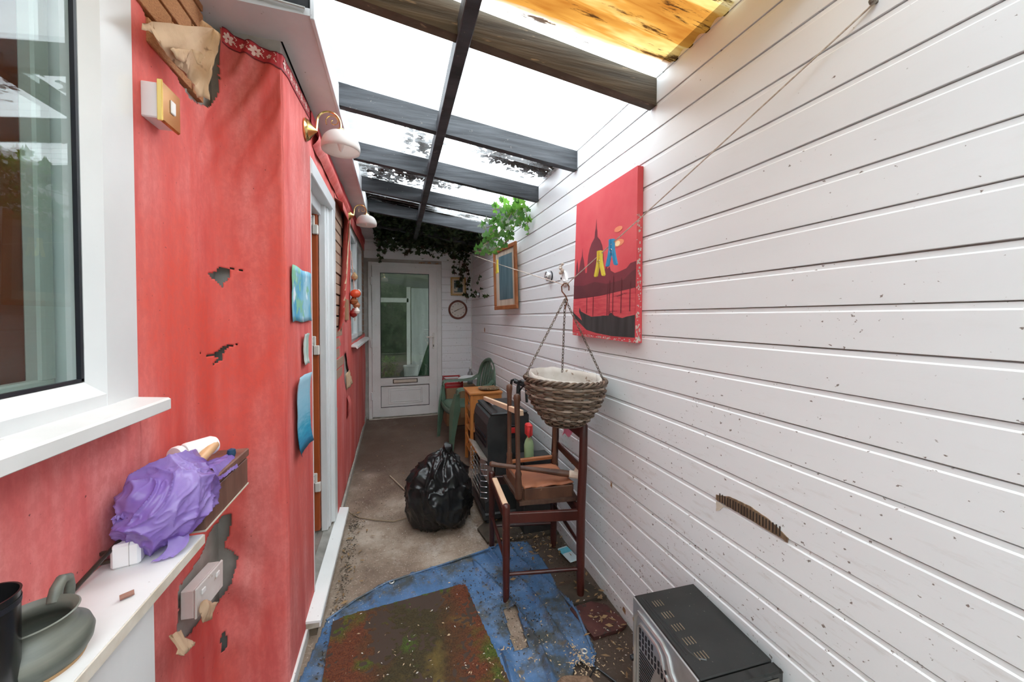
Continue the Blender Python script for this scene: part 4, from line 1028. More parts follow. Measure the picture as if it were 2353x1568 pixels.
for y, z, lab, r in ((2.404, 1.742, 'round silver push light on the cladding left of the line hook', .036), (4.758, 1.747, 'small round push light near the far corner below the ivy', .034)):
    t = thing('push_light', lab, 'light', (RW, y, z), 'stick-on push lights')
    obj('base', MB().lathe([(r, 0), (r, -.008), (r * .97, -.010)], (RW, y, z), 24, 'x'), RUBBER, t, smooth=True)
    obj('body', MB().lathe([(r * .97, -.010), (r * .97, -.030), (r * .86, -.036), (r * .7, -.033)], (RW, y, z), 24, 'x'), M('satin_silver', (.55, .55, .56), None, .3, metal=.8), t, smooth=True)
    obj('lens', MB().lathe([(0, -.040), (r * .35, -.038), (r * .7, -.032)], (RW, y, z), 24, 'x'), M('lens_plastic', (.80, .80, .78), None, .2), t, smooth=True)
    lm = MB()
    for k in range(3):
        a = R(90 + 120 * k); lm.lathe([(0, -.0425), (.005, -.042), (.006, -.036)], (RW, y + .014 * math.cos(a), z + .014 * math.sin(a)), 8, 'x')
    obj('bulbs', lm, M('led_dark', (.10, .10, .10), None, .3), t)

# brass wall lamps with frosted shades
FROST = m_thin('frosted_glass_shade', (.78, .74, .70), (.86, .83, .80), 4, .35, .45)
def wall_lamp(y, z, lab, sc=1.0):
    t = thing('wall_lamp', lab, 'lamp', (LW, y, z), 'brass wall lamps with frosted shades')
    x0 = LW + .006
    obj('backplate', MB().lathe([(0, 0), (.048 * sc, 0), (.050 * sc, .006), (.044 * sc, .013), (.043 * sc, .017), (.034 * sc, .022), (.020 * sc, .034), (.010 * sc, .044), (.006, .05)], (x0, y, z), 28, 'x'), GOLD, t, smooth=True)
    ax = x0 + .045; arm = [(ax, y, z)]
    for k in range(15):
        a = math.pi * (1 - k / 14); arm.append((ax + .055 * sc + .050 * sc * math.cos(a) , y, z + .045 * sc + .052 * sc * math.sin(a)))
    sx = arm[-1][0]; arm.append((sx, y, z + .02))
    obj('arm', MB().tube(arm, [.006] + [.0048] * (len(arm) - 1), 8), GOLD, t, smooth=True)
    sp = [(sx - .012 - .034 * (1 - k / 22) * math.cos(k * .42 - .6) * sc - .02, y, z + .055 * sc + .034 * (1 - k / 22) * math.sin(k * .42 - .6) * sc) for k in range(20)]
    obj('scroll', MB().tube(sp, .0022, 6), GOLD, t, smooth=True)
    c = (sx, y, z)
    obj('gallery', MB().lathe([(.012, .026), (.026 * sc, .014), (.036 * sc, -.002), (.034 * sc, -.004), (.012, .02)], c, 20), GOLD, t, smooth=True)
    sh = []
    for k in range(13):
        a = math.pi / 2 * k / 12; sh.append(((.030 + .054 * math.sin(a)) * sc, .004 - .070 * (1 - math.cos(a)) * sc))
    sh.append((.082 * sc, -.080 * sc))
    obj('shade', MB().lathe(sh, c, 36), FROST, t, smooth=True, thick=.003, fixn=False)
    obj('bulb', MB().lathe([(.0, -.085 * sc), (.008, -.075 * sc), (.017, -.045 * sc), (.015, -.02 * sc), (.009, .0)], c, 14), M('candle_bulb', (.80, .78, .75), None, .3), t, smooth=True)
wall_lamp(1.925, 2.318, 'brass lamp with frosted shade on the red pier near the eaves')
wall_lamp(3.52, 2.345, 'brass lamp with frosted shade beyond the open side door')
sb = thing('fused_switch', 'brass fronted switch on a white box beside the near window', 'switch', (WW, 1.22, 2.02))
obj('back_box', bx((WW + .004, 1.185, 1.965), (WW + .042, 1.262, 2.055), .003), M('box_white', (.74, .74, .75), None, .4), sb)
fp = obj('faceplate', bx((WW + .042, 1.180, 1.958), (WW + .052, 1.268, 2.062), .004), M('old_brass_plate', (.40, .17, .045), (.55, .28, .09), .25, metal=.7, scale=6), sb)
obj('edge', MB().box((WW + .041, 1.179, 1.957), (WW + .0535, 1.184, 2.063), .002), M('bright_brass_edge', (.80, .60, .20), None, .25, metal=.8), fp)
obj('rocker', bx((WW + .051, 1.217, 1.995), (WW + .056, 1.237, 2.030), .002), WHITE, fp)
so = thing('socket_box', 'white double socket box half torn out of the red wall below the shelf', 'socket', (WW, 1.38, .58))
m4 = T(WW + .005, 1.32, .555) @ RX(-2) @ RZ(-4)
obj('back_box', MB().box((0, 0, 0), (.036, .145, .085), .003, m4), M('socket_white', (.66, .63, .60), (.74, .72, .69), .5, scale=8, spots=[(22, .64, (.40, .30, .2))]), so)
obj('faceplate', MB().box((.036, -.003, -.003), (.044, .148, .088), .003, m4), MATS['socket_white'], so)
for y in (.02, .10): obj('rocker', MB().box((.043, y, .055), (.048, y + .02, .07), .002, m4), WHITE, so)
PAPER1 = M('watercolour_sheet', (.06, .30, .48), (.30, .52, .62), .7, scale=14, st=(1, 1, .5), spots=[(9, .52, (.20, .45, .30)), (16, .62, (.62, .72, .78), (1, 1, .4))])
def sheetp(name, pts, m, lab, cat='picture', n=10, curl=.01, seed=0, skew=0):
    (y0, y1, z0, z1) = pts
    def fn(u, v):
        e = (abs(u - .5) * 2) ** 4 + (abs(v - .5) * 2) ** 4
        return (PC + .006 + curl * e * .6 + .003 * nz(u * 4, v * 4, seed), y0 + (y1 - y0) * u + skew * (v - .5) + .004 * nz(v * 5, u, seed), z0 + (z1 - z0) * v + .008 * nz(u * 3, seed))
    return tag(obj(name, MB().grid(fn, n, n), m, smooth=True, thick=.001), lab, cat)
sheetp('painted_sheet', (1.640, 1.975, 1.435, 1.660), PAPER1, 'blue and green painted sheet pinned on the red pier', seed=1, curl=.004)
sheetp('paper_strip', (1.805, 1.895, 1.243, 1.380), M('pale_strip', (.62, .66, .64), (.30, .42, .36), .7, scale=16, st=(1, 3, .4)), 'narrow pale paper strip on the red pier between the blue sheets', seed=4)
def m_wave():
    n = Nt('blue_wave_drawing'); z = n.sep()[2]
    st_ = n.noise(30, (1, .5, 3), 3, .6)
    f = n.math('ADD', n.math('MULTIPLY', n.math('SUBTRACT', z, .86), 2.7), n.math('MULTIPLY', n.math('SUBTRACT', st_, .5), .35))
    c = n.ramp(f, [(.08, (.02, .16, .30)), (.28, (.025, .30, .46)), (.45, (.20, .47, .62)), (.9, (.36, .58, .70))])
    n.base(c); return n.set(Roughness=.7)
sheetp('wave_drawing', (1.668, 1.888, .885, 1.205), m_wave(), 'long blue crayon drawing hanging loose on the red pier', curl=.02, seed=7, skew=-.02)
pq = thing('wooden_plaque', 'narrow brown wooden plaque on the far red wall', 'plaque', (LW, 3.28, 1.5))
obj('board', bx((LW + .008, 3.22, 1.43), (LW + .022, 3.38, 1.60), .003), M('plaque_wood', (.30, .16, .08), (.42, .25, .14), .6, scale=12, st=(1, 1, .3)), pq)
hg = thing('hanging_ornament', 'string of red tomato and garlic ornaments hanging beside the far window', 'ornament', (LW + .04, 3.60, 1.5))
ox, oy = LW + .045, 3.60
obj('string', MB().tube([(ox, oy, 1.42), (ox + .004, oy, 1.55), (ox - .004, oy, 1.75), (ox - .02, oy + .01, 1.95), (ox - .03, oy + .02, 2.05)], .005, 6), ROPE, hg, smooth=True)
obj('tomato', MB().ball((ox + .01, oy - .02, 1.665), .045, 16, 10, (1, 1, .85)), M('tomato_red', (.60, .07, .02), (.70, .11, .04), .25, scale=5), hg, smooth=True)
for dx, dy, dz, r, mm in ((.035, .0, 1.68, .02, IVORY), (-.005, .0, 1.60, .036, FRAMEW), (.015, .01, 1.565, .032, M('onion_skin', (.32, .10, .04), (.42, .18, .08), .4, scale=12)), (.02, -.01, 1.51, .028, IVORY), (-.01, .0, 1.49, .035, M('chilli_red', (.25, .02, .015), None, .35)), (.0, .01, 1.82, .03, M('raffia', (.42, .28, .14), None, .8))):
    obj('ornament_bulb', MB().lathe([(0, -r * 1.2), (r * .8, -r * .7), (r, 0), (r * .6, r * .7), (r * .15, r * 1.3), (0, r * 1.4)], (ox + dx, oy + dy, dz), 14), mm, hg, smooth=True)

# ------------------------------------------------------------------ gas heater
HB = M('heater_black', (.016, .018, .019), (.032, .034, .035), .45, scale=12, spots=[(50, .70, (.14, .13, .12))])
ht = thing('gas_heater', 'black portable gas heater with a wire grille standing behind the stacked chairs', 'heater', (.75, 2.7, 0))
bp_ = [(.605, .42), (.598, .70), (.612, .755), (.640, .772), (.890, .772), (.905, .755), (.905, .05), (.62, .05), (.585, .10), (.585, .16), (.66, .20), (.66, .42)]
obj('cabinet', MB().prism(bp_, .44, plane='xz', off=2.485), HB, ht)
obj('top_panel', bx((.625, 2.475, .768), (.897, 2.935, .786), .008), HB, ht)
for k in range(3): obj('side_groove', bx((.592 + .001 * k, 2.54, .60 - k * .035), (.601, 2.88, .608 - k * .035)), RUBBER, ht)
obj('handle_slot', bx((.74, 2.479, .60), (.84, 2.487, .69), .004), RUBBER, ht)
obj('red_label', bx((.745, 2.474, .635), (.80, 2.480, .675), .002), M('red_sticker', (.45, .02, .02), None, .5), ht)
obj('regulator', MB().lathe([(0, 0), (.02, .0), (.022, .008), (.01, .012)], (.815, 2.476, .655), 12, 'y'), M('grey_regulator', (.4, .38, .36), None, .4), ht)
CER = M('ceramic_plaque', (.40, .36, .32), (.52, .48, .44), .9, scale=60)
for k in range(3): obj('radiant_plaque', bx((.640, 2.515 + k * .135, .225), (.655, 2.635 + k * .135, .405), .003, T(0, 0, 0)), CER, ht)
obj('deflector', MB().prism([(.655, .415), (.555, .470), (.550, .478), (.556, .486), (.662, .432)], .40, plane='xz', off=2.505), M('heat_stained_steel', (.40, .34, .28), (.55, .50, .45), .4, metal=.5, scale=12), ht)
for k in range(7): obj('guard_wire', MB().tube([(.60, 2.50, .185 + k * .040), (.562, 2.52, .185 + k * .040), (.562, 2.89, .185 + k * .040), (.60, 2.91, .185 + k * .040)], .0028, 6), CHROME, ht, smooth=True)
for k in range(4): obj('guard_wire', MB().tube([(.561, 2.53 + k * .118, .18), (.561, 2.53 + k * .118, .43)], .0025, 6), CHROME, ht, smooth=True)
obj('base_plinth', bx((.572, 2.475, .035), (.91, 2.935, .09), .012), HB, ht)
for x, y in ((.61, 2.51), (.87, 2.51), (.61, 2.90), (.87, 2.90)):
    obj('castor', MB().lathe([(0, -.012), (.022, -.012), (.024, 0), (.022, .012), (0, .012)], (x, y, .022 + fz(y)), 12, 'x'), RUBBER, ht, smooth=True)
lb_ = thing('paper_leaflet', 'crumpled paper label lying on top of the black heater', 'paper', (.75, 2.72, .786))
obj('sheet', MB().grid(lambda u, v: (.69 + .10 * u, 2.70 + .07 * v, .7885 + .006 * abs(nz(u * 4, v * 4))), 8, 6), M('leaflet_print', (.62, .60, .58), (.30, .12, .14), .6, scale=25), lb_)
bk_ = thing('folded_stand', 'black folded metal stand propped on the heater against the wall', 'stand', (.91, 2.8, .786))
for dx, dy in ((0, 0), (.035, -.07)):
    pts = [(.875 + dx, 2.84 + dy, .79), (.88 + dx, 2.84 + dy, .90), (.885 + dx, 2.83 + dy, .945), (.90 + dx, 2.81 + dy, .955), (.925 + dx, 2.79 + dy, .945), (.93 + dx, 2.78 + dy, .90), (.935 + dx, 2.78 + dy, .79)]
    obj('loop', MB().tube(pts, .011, 8), BLACK, bk_, smooth=True)
obj('grip', MB().tube([(.90, 2.80, .945), (.965, 2.73, .915)], .017, 10), BLACK, bk_, smooth=True)
obj('strut', MB().tube([(.90, 2.83, .80), (.955, 2.72, .93)], .007, 7), BLACK, bk_, smooth=True)

# ------------------------------------------------------------------ bin bag, crumpled plastics
def crumple(c, R_, n, m, amp, fr, base=0, seed=0, shape=None, an=(1, 1, .75)):
    mb = MB(); vs = []; fs = []
    for j in range(m + 1):
        t = math.pi * j / m
        for k in range(n):
            g = 2 * math.pi * k / n; d = Vector((math.sin(t) * math.cos(g), math.sin(t) * math.sin(g), math.cos(t)))
            p = Vector((d.x * R_[0], d.y * R_[1], d.z * R_[2]))
            if shape: p = shape(p, d)
            q = Vector((p.x * an[0], p.y * an[1], p.z * an[2])) * fr + Vector((seed, seed * 1.3, seed * .7))
            wq = q + Vector((noise.noise(q * .8), noise.noise(q * .8 + Vector((9, 0, 0))), noise.noise(q * .8 + Vector((0, 9, 0))))) * .6
            r1 = 1 - abs(noise.noise(wq)); r2 = 1 - abs(noise.noise(wq * 2.1 + Vector((4, 4, 4)))); r3 = 1 - abs(noise.noise(wq * 4.3))
            h = amp * (r1 ** 6 - .35) + amp * .45 * r2 ** 9 + amp * .16 * r3 ** 8 + amp * 1.1 * noise.noise(q * .45)
            p = p + d * h + Vector(c)
            if p.z < base: p.z = base + .002 * (noise.noise(q * 3) + 1)
            vs.append(tuple(p))
    for j in range(m):
        for k in range(n):
            k2 = (k + 1) % n; fs.append([j * n + k, (j + 1) * n + k, (j + 1) * n + k2, j * n + k2])
    return mb.add(vs, fs)
BINM = M('black_bin_liner', (.006, .006, .0065), (.011, .011, .012), .28, scale=20)
def binshape(p, d):
    z = p.z; h = (z + .25) / .5
    w = 1.0 if h < .45 else max(.20, 1 - ((h - .45) / .55) ** 1.7 * .84)
    if h < .35: w = .86 + .4 * h
    f = math.sqrt(max(0, 1 - min(1, abs(d.z)) ** 2)); f = max(f, .001)
    s = w * (min(1, f * 1.5) / f)
    fold = 1 + (.10 * math.sin(math.atan2(d.y, d.x) * 9) if h > .6 else 0)
    return Vector((p.x * s * fold + .06 * max(0, h - .5), p.y * s * fold, z))
tag(obj('bin_bag', crumple((.285, 2.655, .25), (.222, .205, .262), 170, 120, .026, 8, .004, 3, binshape, (1, 1, .6)), BINM, smooth=True, ang=80), 'full black bin bag tied at the top beside the heater', 'bin bag')
obj('tied_neck', MB().tube([(.325, 2.655, .46), (.335, 2.65, .50), (.35, 2.64, .525), (.375, 2.63, .53)], [.06, .032, .045, .02], 12), BINM, bpy.data.objects['bin_bag'], smooth=True)

# ------------------------------------------------------------------ small orange wooden unit with plate
cb = thing('pine_side_unit', 'orange varnished pine side unit between heater and green chair', 'table', (.81, 3.54, .03))
X0, X1, Ya, Yb_ = .658, .962, 3.40, 3.69; zt = .748
obj('top', bx((X0 - .012, Ya - .015, zt - .022), (X1 + .006, Yb_ + .015, zt), .004), ORWOOD, cb)
for x in (X0, X1 - .03):
    for y in (Ya, Yb_ - .03): obj('leg', bx((x, y, fz(y)), (x + .03, y + .03, zt - .022), .003), ORWOOD, cb)
obj('front_panel', bx((X0 + .03, Ya + .006, zt - .20), (X1 - .03, Ya + .018, zt - .022)), ORWOOD, cb)
obj('apron', bx((X0 + .03, Ya + .002, zt - .07), (X1 - .03, Ya + .006, zt - .022), .001), ORWOOD, cb)
for z in (.56, .37, .17): obj('shelf', bx((X0 + .004, Ya + .01, z), (X1 - .004, Yb_ - .01, z + .016), .002), ORWOOD, cb)
for z in (.655, .465, .27): obj('side_rail', beam(MB(), (X0 + .012, Ya + .02, z - .03), (X0 + .012, Yb_ - .02, z + .03), .012, .022), ORWOOD, cb)
pl = thing('glass_plate', 'round brown glass plate of dry crumbs on the pine side unit', 'plate', (.865, 3.50, .748))
obj('dish', MB().lathe([(0, .003), (.07, .003), (.105, .014), (.107, .017), (.103, .017), (.07, .008), (0, .007)], (.862, 3.505, .748), 32), M('amber_glass', (.17, .095, .05), (.24, .15, .09), .12, scale=5), pl, smooth=True)
cr = MB()
for k in range(40):
    a = random.uniform(0, 6.28); r = random.random() * .06
    cr.ball((.862 + r * math.cos(a), 3.505 + r * math.sin(a), .759), random.uniform(.003, .009), 6, 4, (1, 1, .6))
o = obj('crumbs', cr, M('dry_crumbs', (.12, .07, .035), (.26, .18, .10), .95, scale=60), pl); o['kind'] = 'stuff'

# ------------------------------------------------------------------ green plastic garden chair
gc = thing('garden_chair', 'green plastic garden armchair facing away from the cladding by the back door', 'chair', (.745, 4.15, fz(4.15)))
GM = T(.752, 4.13, fz(4.13)) @ RZ(188)      # local +x is the front of the seat
def seat_fn(u, v):
    x = -.20 + .42 * u; y = (-.215 - .02 * u) + (.43 + .04 * u) * v
    lip = -.05 * max(0, (u - .82) / .18) ** 2; dish = -.018 * math.sin(math.pi * u) * math.sin(math.pi * v)
    return (x, y, .425 + .02 * u + dish + lip)
obj('seat', MB().grid(seat_fn, 20, 16, mtx=GM), GREENP, gc, smooth=True, thick=.006)
obj('seat_skirt', MB().grid(lambda u, v: (.222 + .012 * v, -.235 + .47 * u, .400 - .055 * v + .04 * (abs(u - .5) * 2) ** 2), 12, 3, mtx=GM), GREENP, gc, smooth=True, thick=.006)
for sy in (-1, 1):
    f = [(.255, .262 * sy, 0), (.245, .255 * sy, .15), (.225, .245 * sy, .33), (.212, .245 * sy, .43), (.205, .258 * sy, .52), (.195, .275 * sy, .60)]
    vs = []; w = [.034, .046, .068, .082, .056, .042]
    lg = MB()
    for (x, y, z), ww in zip(f, w): vs += [(x + ww * .55, y - ww * .2 * sy, z), (x + ww * .2, y + ww * .55 * sy, z), (x - ww * .7, y + ww * .45 * sy, z), (x - ww * .5, y + ww * .2 * sy, z), (x + ww * .1, y + ww * .15 * sy, z), (x + ww * .3, y - ww * .25 * sy, z)]
    fs = [[a * 6 + k, a * 6 + (k + 1) % 6, (a + 1) * 6 + (k + 1) % 6, (a + 1) * 6 + k] for a in range(5) for k in range(6)] + [[5, 4, 3, 2, 1, 0], [30 + k for k in range(6)]]
    obj('leg', lg.add(vs, fs, GM), GREENP, gc, smooth=True)
    b = [(-.27, .235 * sy, 0), (-.245, .225 * sy, .2), (-.215, .215 * sy, .42)]
    obj('leg', MB().tube(b, [.020, .027, .034], 8, mtx=GM), GREENP, gc, smooth=True)
    ar = [(.195, .275 * sy, .60), (.185, .282 * sy, .632), (.155, .288 * sy, .648), (.05, .292 * sy, .645), (-.08, .285 * sy, .640), (-.17, .262 * sy, .655), (-.235, .235 * sy, .70)]
    am = MB(); vs = []
    for i, (x, y, z) in enumerate(ar):
        ww = (.030, .036, .038, .036, .034, .030, .026)[i]; vs += [(x, y - ww, z - .006), (x, y + ww, z - .012), (x + .006, y + ww * .8, z + .008), (x + .006, y - ww * .8, z + .012)]
    fs = [[a * 4 + k, a * 4 + (k + 1) % 4, (a + 1) * 4 + (k + 1) % 4, (a + 1) * 4 + k] for a in range(6) for k in range(4)] + [[3, 2, 1, 0], [24, 25, 26, 27]]
    obj('arm', am.add(vs, fs, GM), GREENP, gc, smooth=True)
def bkp(a, hgt=1.0):
    y = .225 * math.cos(a); zz = .62 + .27 * max(0, math.sin(a)) ** .7 * hgt if a >= 0 else .62
    return y, zz
arch = [(-.20, .205, .42), (-.225, .222, .56), (-.24, .232, .68)]
for k in range(13):
    a = math.pi * k / 12; arch.append((-.255 - .045 * math.sin(a), .225 * math.cos(a), .74 + .165 * math.sin(a) ** .8))
arch += [(-.24, -.232, .68), (-.225, -.222, .56), (-.20, -.205, .42)]
obj('back_frame', MB().tube(arch, [.024] * len(arch), 8, mtx=GM), GREENP, gc, smooth=True)
for k in range(5):
    y = -.13 + .065 * k; top = .74 + .165 * math.sqrt(max(0, 1 - (y / .225) ** 2)) ** .8
    vs = []; zs = [.44, .55, .68, .80, top]; xs = [-.20, -.228, -.245, -.27, -.295]
    for x, z in zip(xs, zs):
        ww = .017 + .006 * (z - .44); yy = y * (1 + .12 * (z - .44)); vs += [(x, yy - ww, z), (x, yy + ww, z), (x - .008, yy + ww, z), (x - .008, yy - ww, z)]
    fs = [[a * 4 + q_, a * 4 + (q_ + 1) % 4, (a + 1) * 4 + (q_ + 1) % 4, (a + 1) * 4 + q_] for a in range(4) for q_ in range(4)]
    obj('back_slat', MB().add(vs, fs, GM), GREENP, gc, smooth=True)
# clutter in the far corner behind the green chair
fzb = fz(4.75)
cbx = thing('cardboard_box', 'brown cardboard box standing in the corner behind the green chair', 'box', (.79, 4.85, fzb))
obj('carton', bx((.60, 4.66, fzb), (1.00, 5.04, .555), .004), M('brown_card', (.25, .15, .08), (.32, .20, .11), .85, scale=4), cbx)
obj('tape', bx((.78, 4.655, fzb + .1), (.83, 5.045, .557)), M('parcel_tape', (.40, .27, .15), None, .3), cbx)
rc = thing('red_crate', 'red plastic crate on the box behind the green chair', 'crate', (.70, 4.84, .556))
REDP = M('red_crate_plastic', (.36, .015, .018), (.45, .03, .03), .4, scale=6)
cx0, cx1, cy0, cy1 = .585, .815, 4.70, 4.98
for z in (.56, .60, .655):
    rr = MB()
    rr.box((cx0, cy0, z), (cx1, cy0 + .01, z + .018), .002).box((cx0, cy1 - .01, z), (cx1, cy1, z + .018), .002).box((cx0, cy0, z), (cx0 + .01, cy1, z + .018), .002).box((cx1 - .01, cy0, z), (cx1, cy1, z + .018), .002)
    obj('band', rr, REDP, rc)
for x in (cx0, cx1 - .014):
    for y in (cy0, cy1 - .014): obj('corner_post', bx((x - .001, y - .001, .556), (x + .015, y + .015, .675), .002), REDP, rc)
obj('base', bx((cx0, cy0, .556), (cx1, cy1, .562)), REDP, rc)
tag(obj('white_paper', MB().grid(lambda u, v: (.74 + .24 * u, 4.47 + .20 * v + .06 * u, .665 + .035 * u + .012 * math.sin(u * 5) + .02 * v), 10, 8), WHITE, smooth=True, thick=.002), 'sheet of white paper resting across the green chair arm', 'paper')
bt = thing('glass_bottle', 'small clear bottle standing in the corner behind the green chair', 'bottle', (.94, 4.90, .556))
CLEAR = m_glass('clear_bottle_glass', (.78, .80, .80), 1.45, .25)
obj('body', MB().lathe([(0, 0), (.034, 0), (.036, .01), (.036, .13), (.030, .155), (.014, .18), (.013, .21)], (.945, 4.90, .556), 20), CLEAR, bt, smooth=True, thick=.002)
obj('cap', MB().lathe([(0, .232), (.015, .232), (.016, .21), (.015, .205)], (.945, 4.90, .556), 16), WHITE, bt, smooth=True)
# crate with spray bottle between heater and wall
cr2 = thing('dark_crate', 'dark plastic crate wedged between heater and upright chair by the wall', 'crate', (.90, 2.37, 0))
obj('body', bx((.800, 2.285, 0), (1.02, 2.46, .50), .006), M('charcoal_crate', (.020, .020, .021), (.035, .034, .033), .6, scale=14), cr2)
obj('rim', MB().box((.792, 2.277, .47), (1.026, 2.285, .50), .002).box((.792, 2.277, .47), (.800, 2.466, .50), .002), BLACK, cr2)
sp_ = thing('spray_bottle', 'spray bottle with red trigger and pale green body behind the chairs', 'bottle', (.85, 2.34, .50))
SG = m_thin('pale_green_plastic', (.42, .58, .30), (.50, .66, .38), 5, .35, .3); SRED = M('red_trigger', (.62, .03, .03), (.70, .05, .05), .35, scale=5)
obj('body', MB().lathe([(0, 0), (.030, 0), (.033, .01), (.033, .09), (.026, .12), (.014, .14), (.014, .15)], (.853, 2.34, .50), 20), SG, sp_, smooth=True)
obj('head', MB().box((.832, 2.312, .65), (.874, 2.375, .735), .010), SRED, sp_)
obj('trigger', MB().tube([(.845, 2.31, .715), (.835, 2.295, .69), (.838, 2.30, .655)], .007, 7), SRED, sp_, smooth=True)

# ------------------------------------------------------------------ microwave lying on its side
MWM = T(.786, 1.090, 0) @ RZ(-3.3)
mw = thing('microwave', 'black microwave lying on its side against the cladding, vented base outwards', 'microwave', (.90, .92, 0))
MBK = M('microwave_black_casing', (.013, .014, .0135), (.022, .023, .022), .28, scale=9, spots=[(90, .71, (.22, .20, .16)), (5, .66, (.035, .035, .032))])
GALV = M('galvanised_steel', (.48, .50, .50), (.62, .64, .64), .32, metal=.75, scale=11)
XW, YD_, ZH = .247, -.312, .48
obj('casing', MB().box((.004, YD_, .012), (XW, 0, ZH), .003, MWM), MBK, mw)
bz = obj('door_bezel', MB().box((.002, YD_ - .034, .008), (XW + .001, YD_ - .002, ZH - .001), .004, MWM), M('gloss_bezel', (.012, .013, .012), (.018, .019, .018), .12, scale=6), mw)
obj('door_glass', MB().box((.016, YD_ - .037, .10), (XW - .016, YD_ - .033, ZH - .016), .002, MWM), M('smoked_glass', (.09, .085, .07), (.13, .12, .10), .08, scale=3), bz)
obj('door_trim', MB().box((.150, YD_ - .040, .10), (.158, YD_ - .036, ZH - .02), .001, MWM), CHROME, bz)
obj('base_plate', MB().box((-.002, YD_ + .002, .014), (.004, -.002, ZH - .003), .001, MWM), GALV, mw)
def emb(pts, r, par): return obj('embossed_ridge', MB().tube(pts, r, 6, mtx=MWM), GALV, par, smooth=True)
emb([(-.002, -.020, .05), (-.002, -.020, .425), (-.002, -.035, .448), (-.002, -.16, .450), (-.002, -.19, .435), (-.002, -.205, .40), (-.002, -.225, .385), (-.002, -.29, .38)], .0075, mw)
emb([(-.002, -.036, .05), (-.002, -.036, .40), (-.002, -.048, .418), (-.002, -.135, .420), (-.002, -.155, .41), (-.002, -.17, .375), (-.002, -.19, .36), (-.002, -.29, .355)], .005, mw)
for z, n0 in ((.395, 5), (.372, 9), (.349, 11)):
    for k in range(n0): obj('vent_slot', MB().box((-.0042, -.050 - k * .0165, z - .008), (-.0018, -.0435 - k * .0165, z + .008), 0, MWM), RUBBER, mw)
for k in range(11): obj('vent_slit', MB().box((-.0042, -.125 + .004 * k, .328 - k * .0105), (-.0018, -.045, .3315 - k * .0105), 0, MWM), RUBBER, mw)
for y, z in ((-.012, .405), (-.012, .30), (-.285, .44)): obj('rivet', MB().lathe([(0, -.008), (.006, -.006), (.008, -.002)], (0, 0, 0), 10, 'x', MWM @ T(0, y, z)), M('brass_rivet', (.45, .38, .25), None, .4, metal=.7), mw, smooth=True)
obj('foot', MB().lathe([(0, -.014), (.008, -.014), (.010, -.002)], (0, 0, 0), 12, 'x', MWM @ T(0, -.010, .27)), RUBBER, mw, smooth=True)
LOUV = M('louvre_metal', (.20, .15, .10), (.34, .27, .19), .5, metal=.3, scale=40)
for gi in range(5):
    for k in range(4):
        y = -.035 - gi * .050 - .0
        obj('louvre', MB().box((.045 + k * .010, y - .030, ZH - .0005), (.0475 + k * .010, y - .005, ZH + .0018), .0006, MWM), LOUV, mw)
emb2 = [(.020, -.02, ZH), (.020, -.24, ZH)]
obj('pressed_line', MB().tube(emb2, .0022, 5, mtx=MWM), MBK, mw, smooth=True)
obj('pressed_line', MB().tube([(.030, -.03, ZH), (.030, -.20, ZH), (.034, -.235, ZH), (.045, -.258, ZH), (.065, -.268, ZH)], .0024, 5, mtx=MWM), MBK, mw, smooth=True)
tag(obj('power_cable', MB().tube([(.80, 1.12, .006), (.74, 1.20, .006), (.72, 1.29, .006), (.78, 1.33, .006), (.84, 1.22, .006)], .0045, 7), BLACK, smooth=True), 'black power cable curling on the floor behind the microwave', 'cable')

# ------------------------------------------------------------------ shelf below the near window and what stands on it
ZS = .913; XS = -.458
sf = thing('wall_shelf', 'narrow white shelf with a chipped front edge below the near window', 'shelf', (-.54, .8, ZS))
sp0 = [(WW + .004, -.5), (XS + .0, -.5), (XS - .001, .5), (XS - .003, 1.10), (WW + .09, 1.102), (WW + .085, 1.40), (WW + .004, 1.40)]
obj('board', MB().prism(sp0, .020, off=ZS - .020), SHELFW, sf)
obj('chipped_edge', MB().prism([(XS - .002, -.5), (XS + .0025, -.5), (XS + .0015, .5), (XS, 1.10), (XS - .004, 1.10)], .021, off=ZS - .0225), CHIP, sf)
obj('end_panel', bx((XS - .030, -.5, 0), (XS - .014, .922, ZS - .021)), M('white_laminate', (.66, .65, .65), (.74, .735, .735), .45, scale=6, st=(1, 1, .3), spots=[(60, .73, (.35, .30, .25))]), sf)
obj('panel_return', bx((WW + .006, .905, 0), (XS - .031, .921, ZS - .021)), MATS['white_laminate'], sf)
# jug
POT = M('grey_green_stoneware', (.075, .085, .07), (.19, .19, .155), .45, scale=6, st=(.6, .6, 5))
pc = (-.537, .752, ZS)
jg = thing('pottery_jug', 'squat grey green stoneware jug with a loop handle on the white shelf', 'jug', pc)
jp = [(0, .0), (.050, 0), (.056, .004), (.0645, .020), (.0665, .034), (.062, .048), (.050, .059), (.0455, .066), (.047, .073), (.0515, .079), (.0495, .0805), (.044, .074), (.041, .066), (.046, .056), (.056, .044), (.058, .030), (.050, .012), (0, .010)]
obj('body', MB().lathe(jp, pc, 56), POT, jg, smooth=True, ang=80)
obj('foot_ring', MB().lathe([(.0495, 0), (.0555, .0), (.058, .006), (.055, .008)], pc, 40), M('bare_clay', (.42, .25, .12), None, .8), jg, smooth=True)
hd_ = Vector((-.10, 1, 0)).normalized()
hp_ = [(.048, .070), (.056, .088), (.068, .096), (.080, .090), (.084, .072), (.078, .052), (.066, .040)]
obj('handle', MB().tube([tuple(Vector(pc) + hd_ * a + Vector((0, 0, b))) for a, b in hp_], [.009, .0085, .008, .008, .008, .009, .010], 10), POT, jg, smooth=True)
tb = thing('black_tumbler', 'tall black tumbler standing at the near end of the white shelf', 'tumbler', (-.535, .675, ZS))
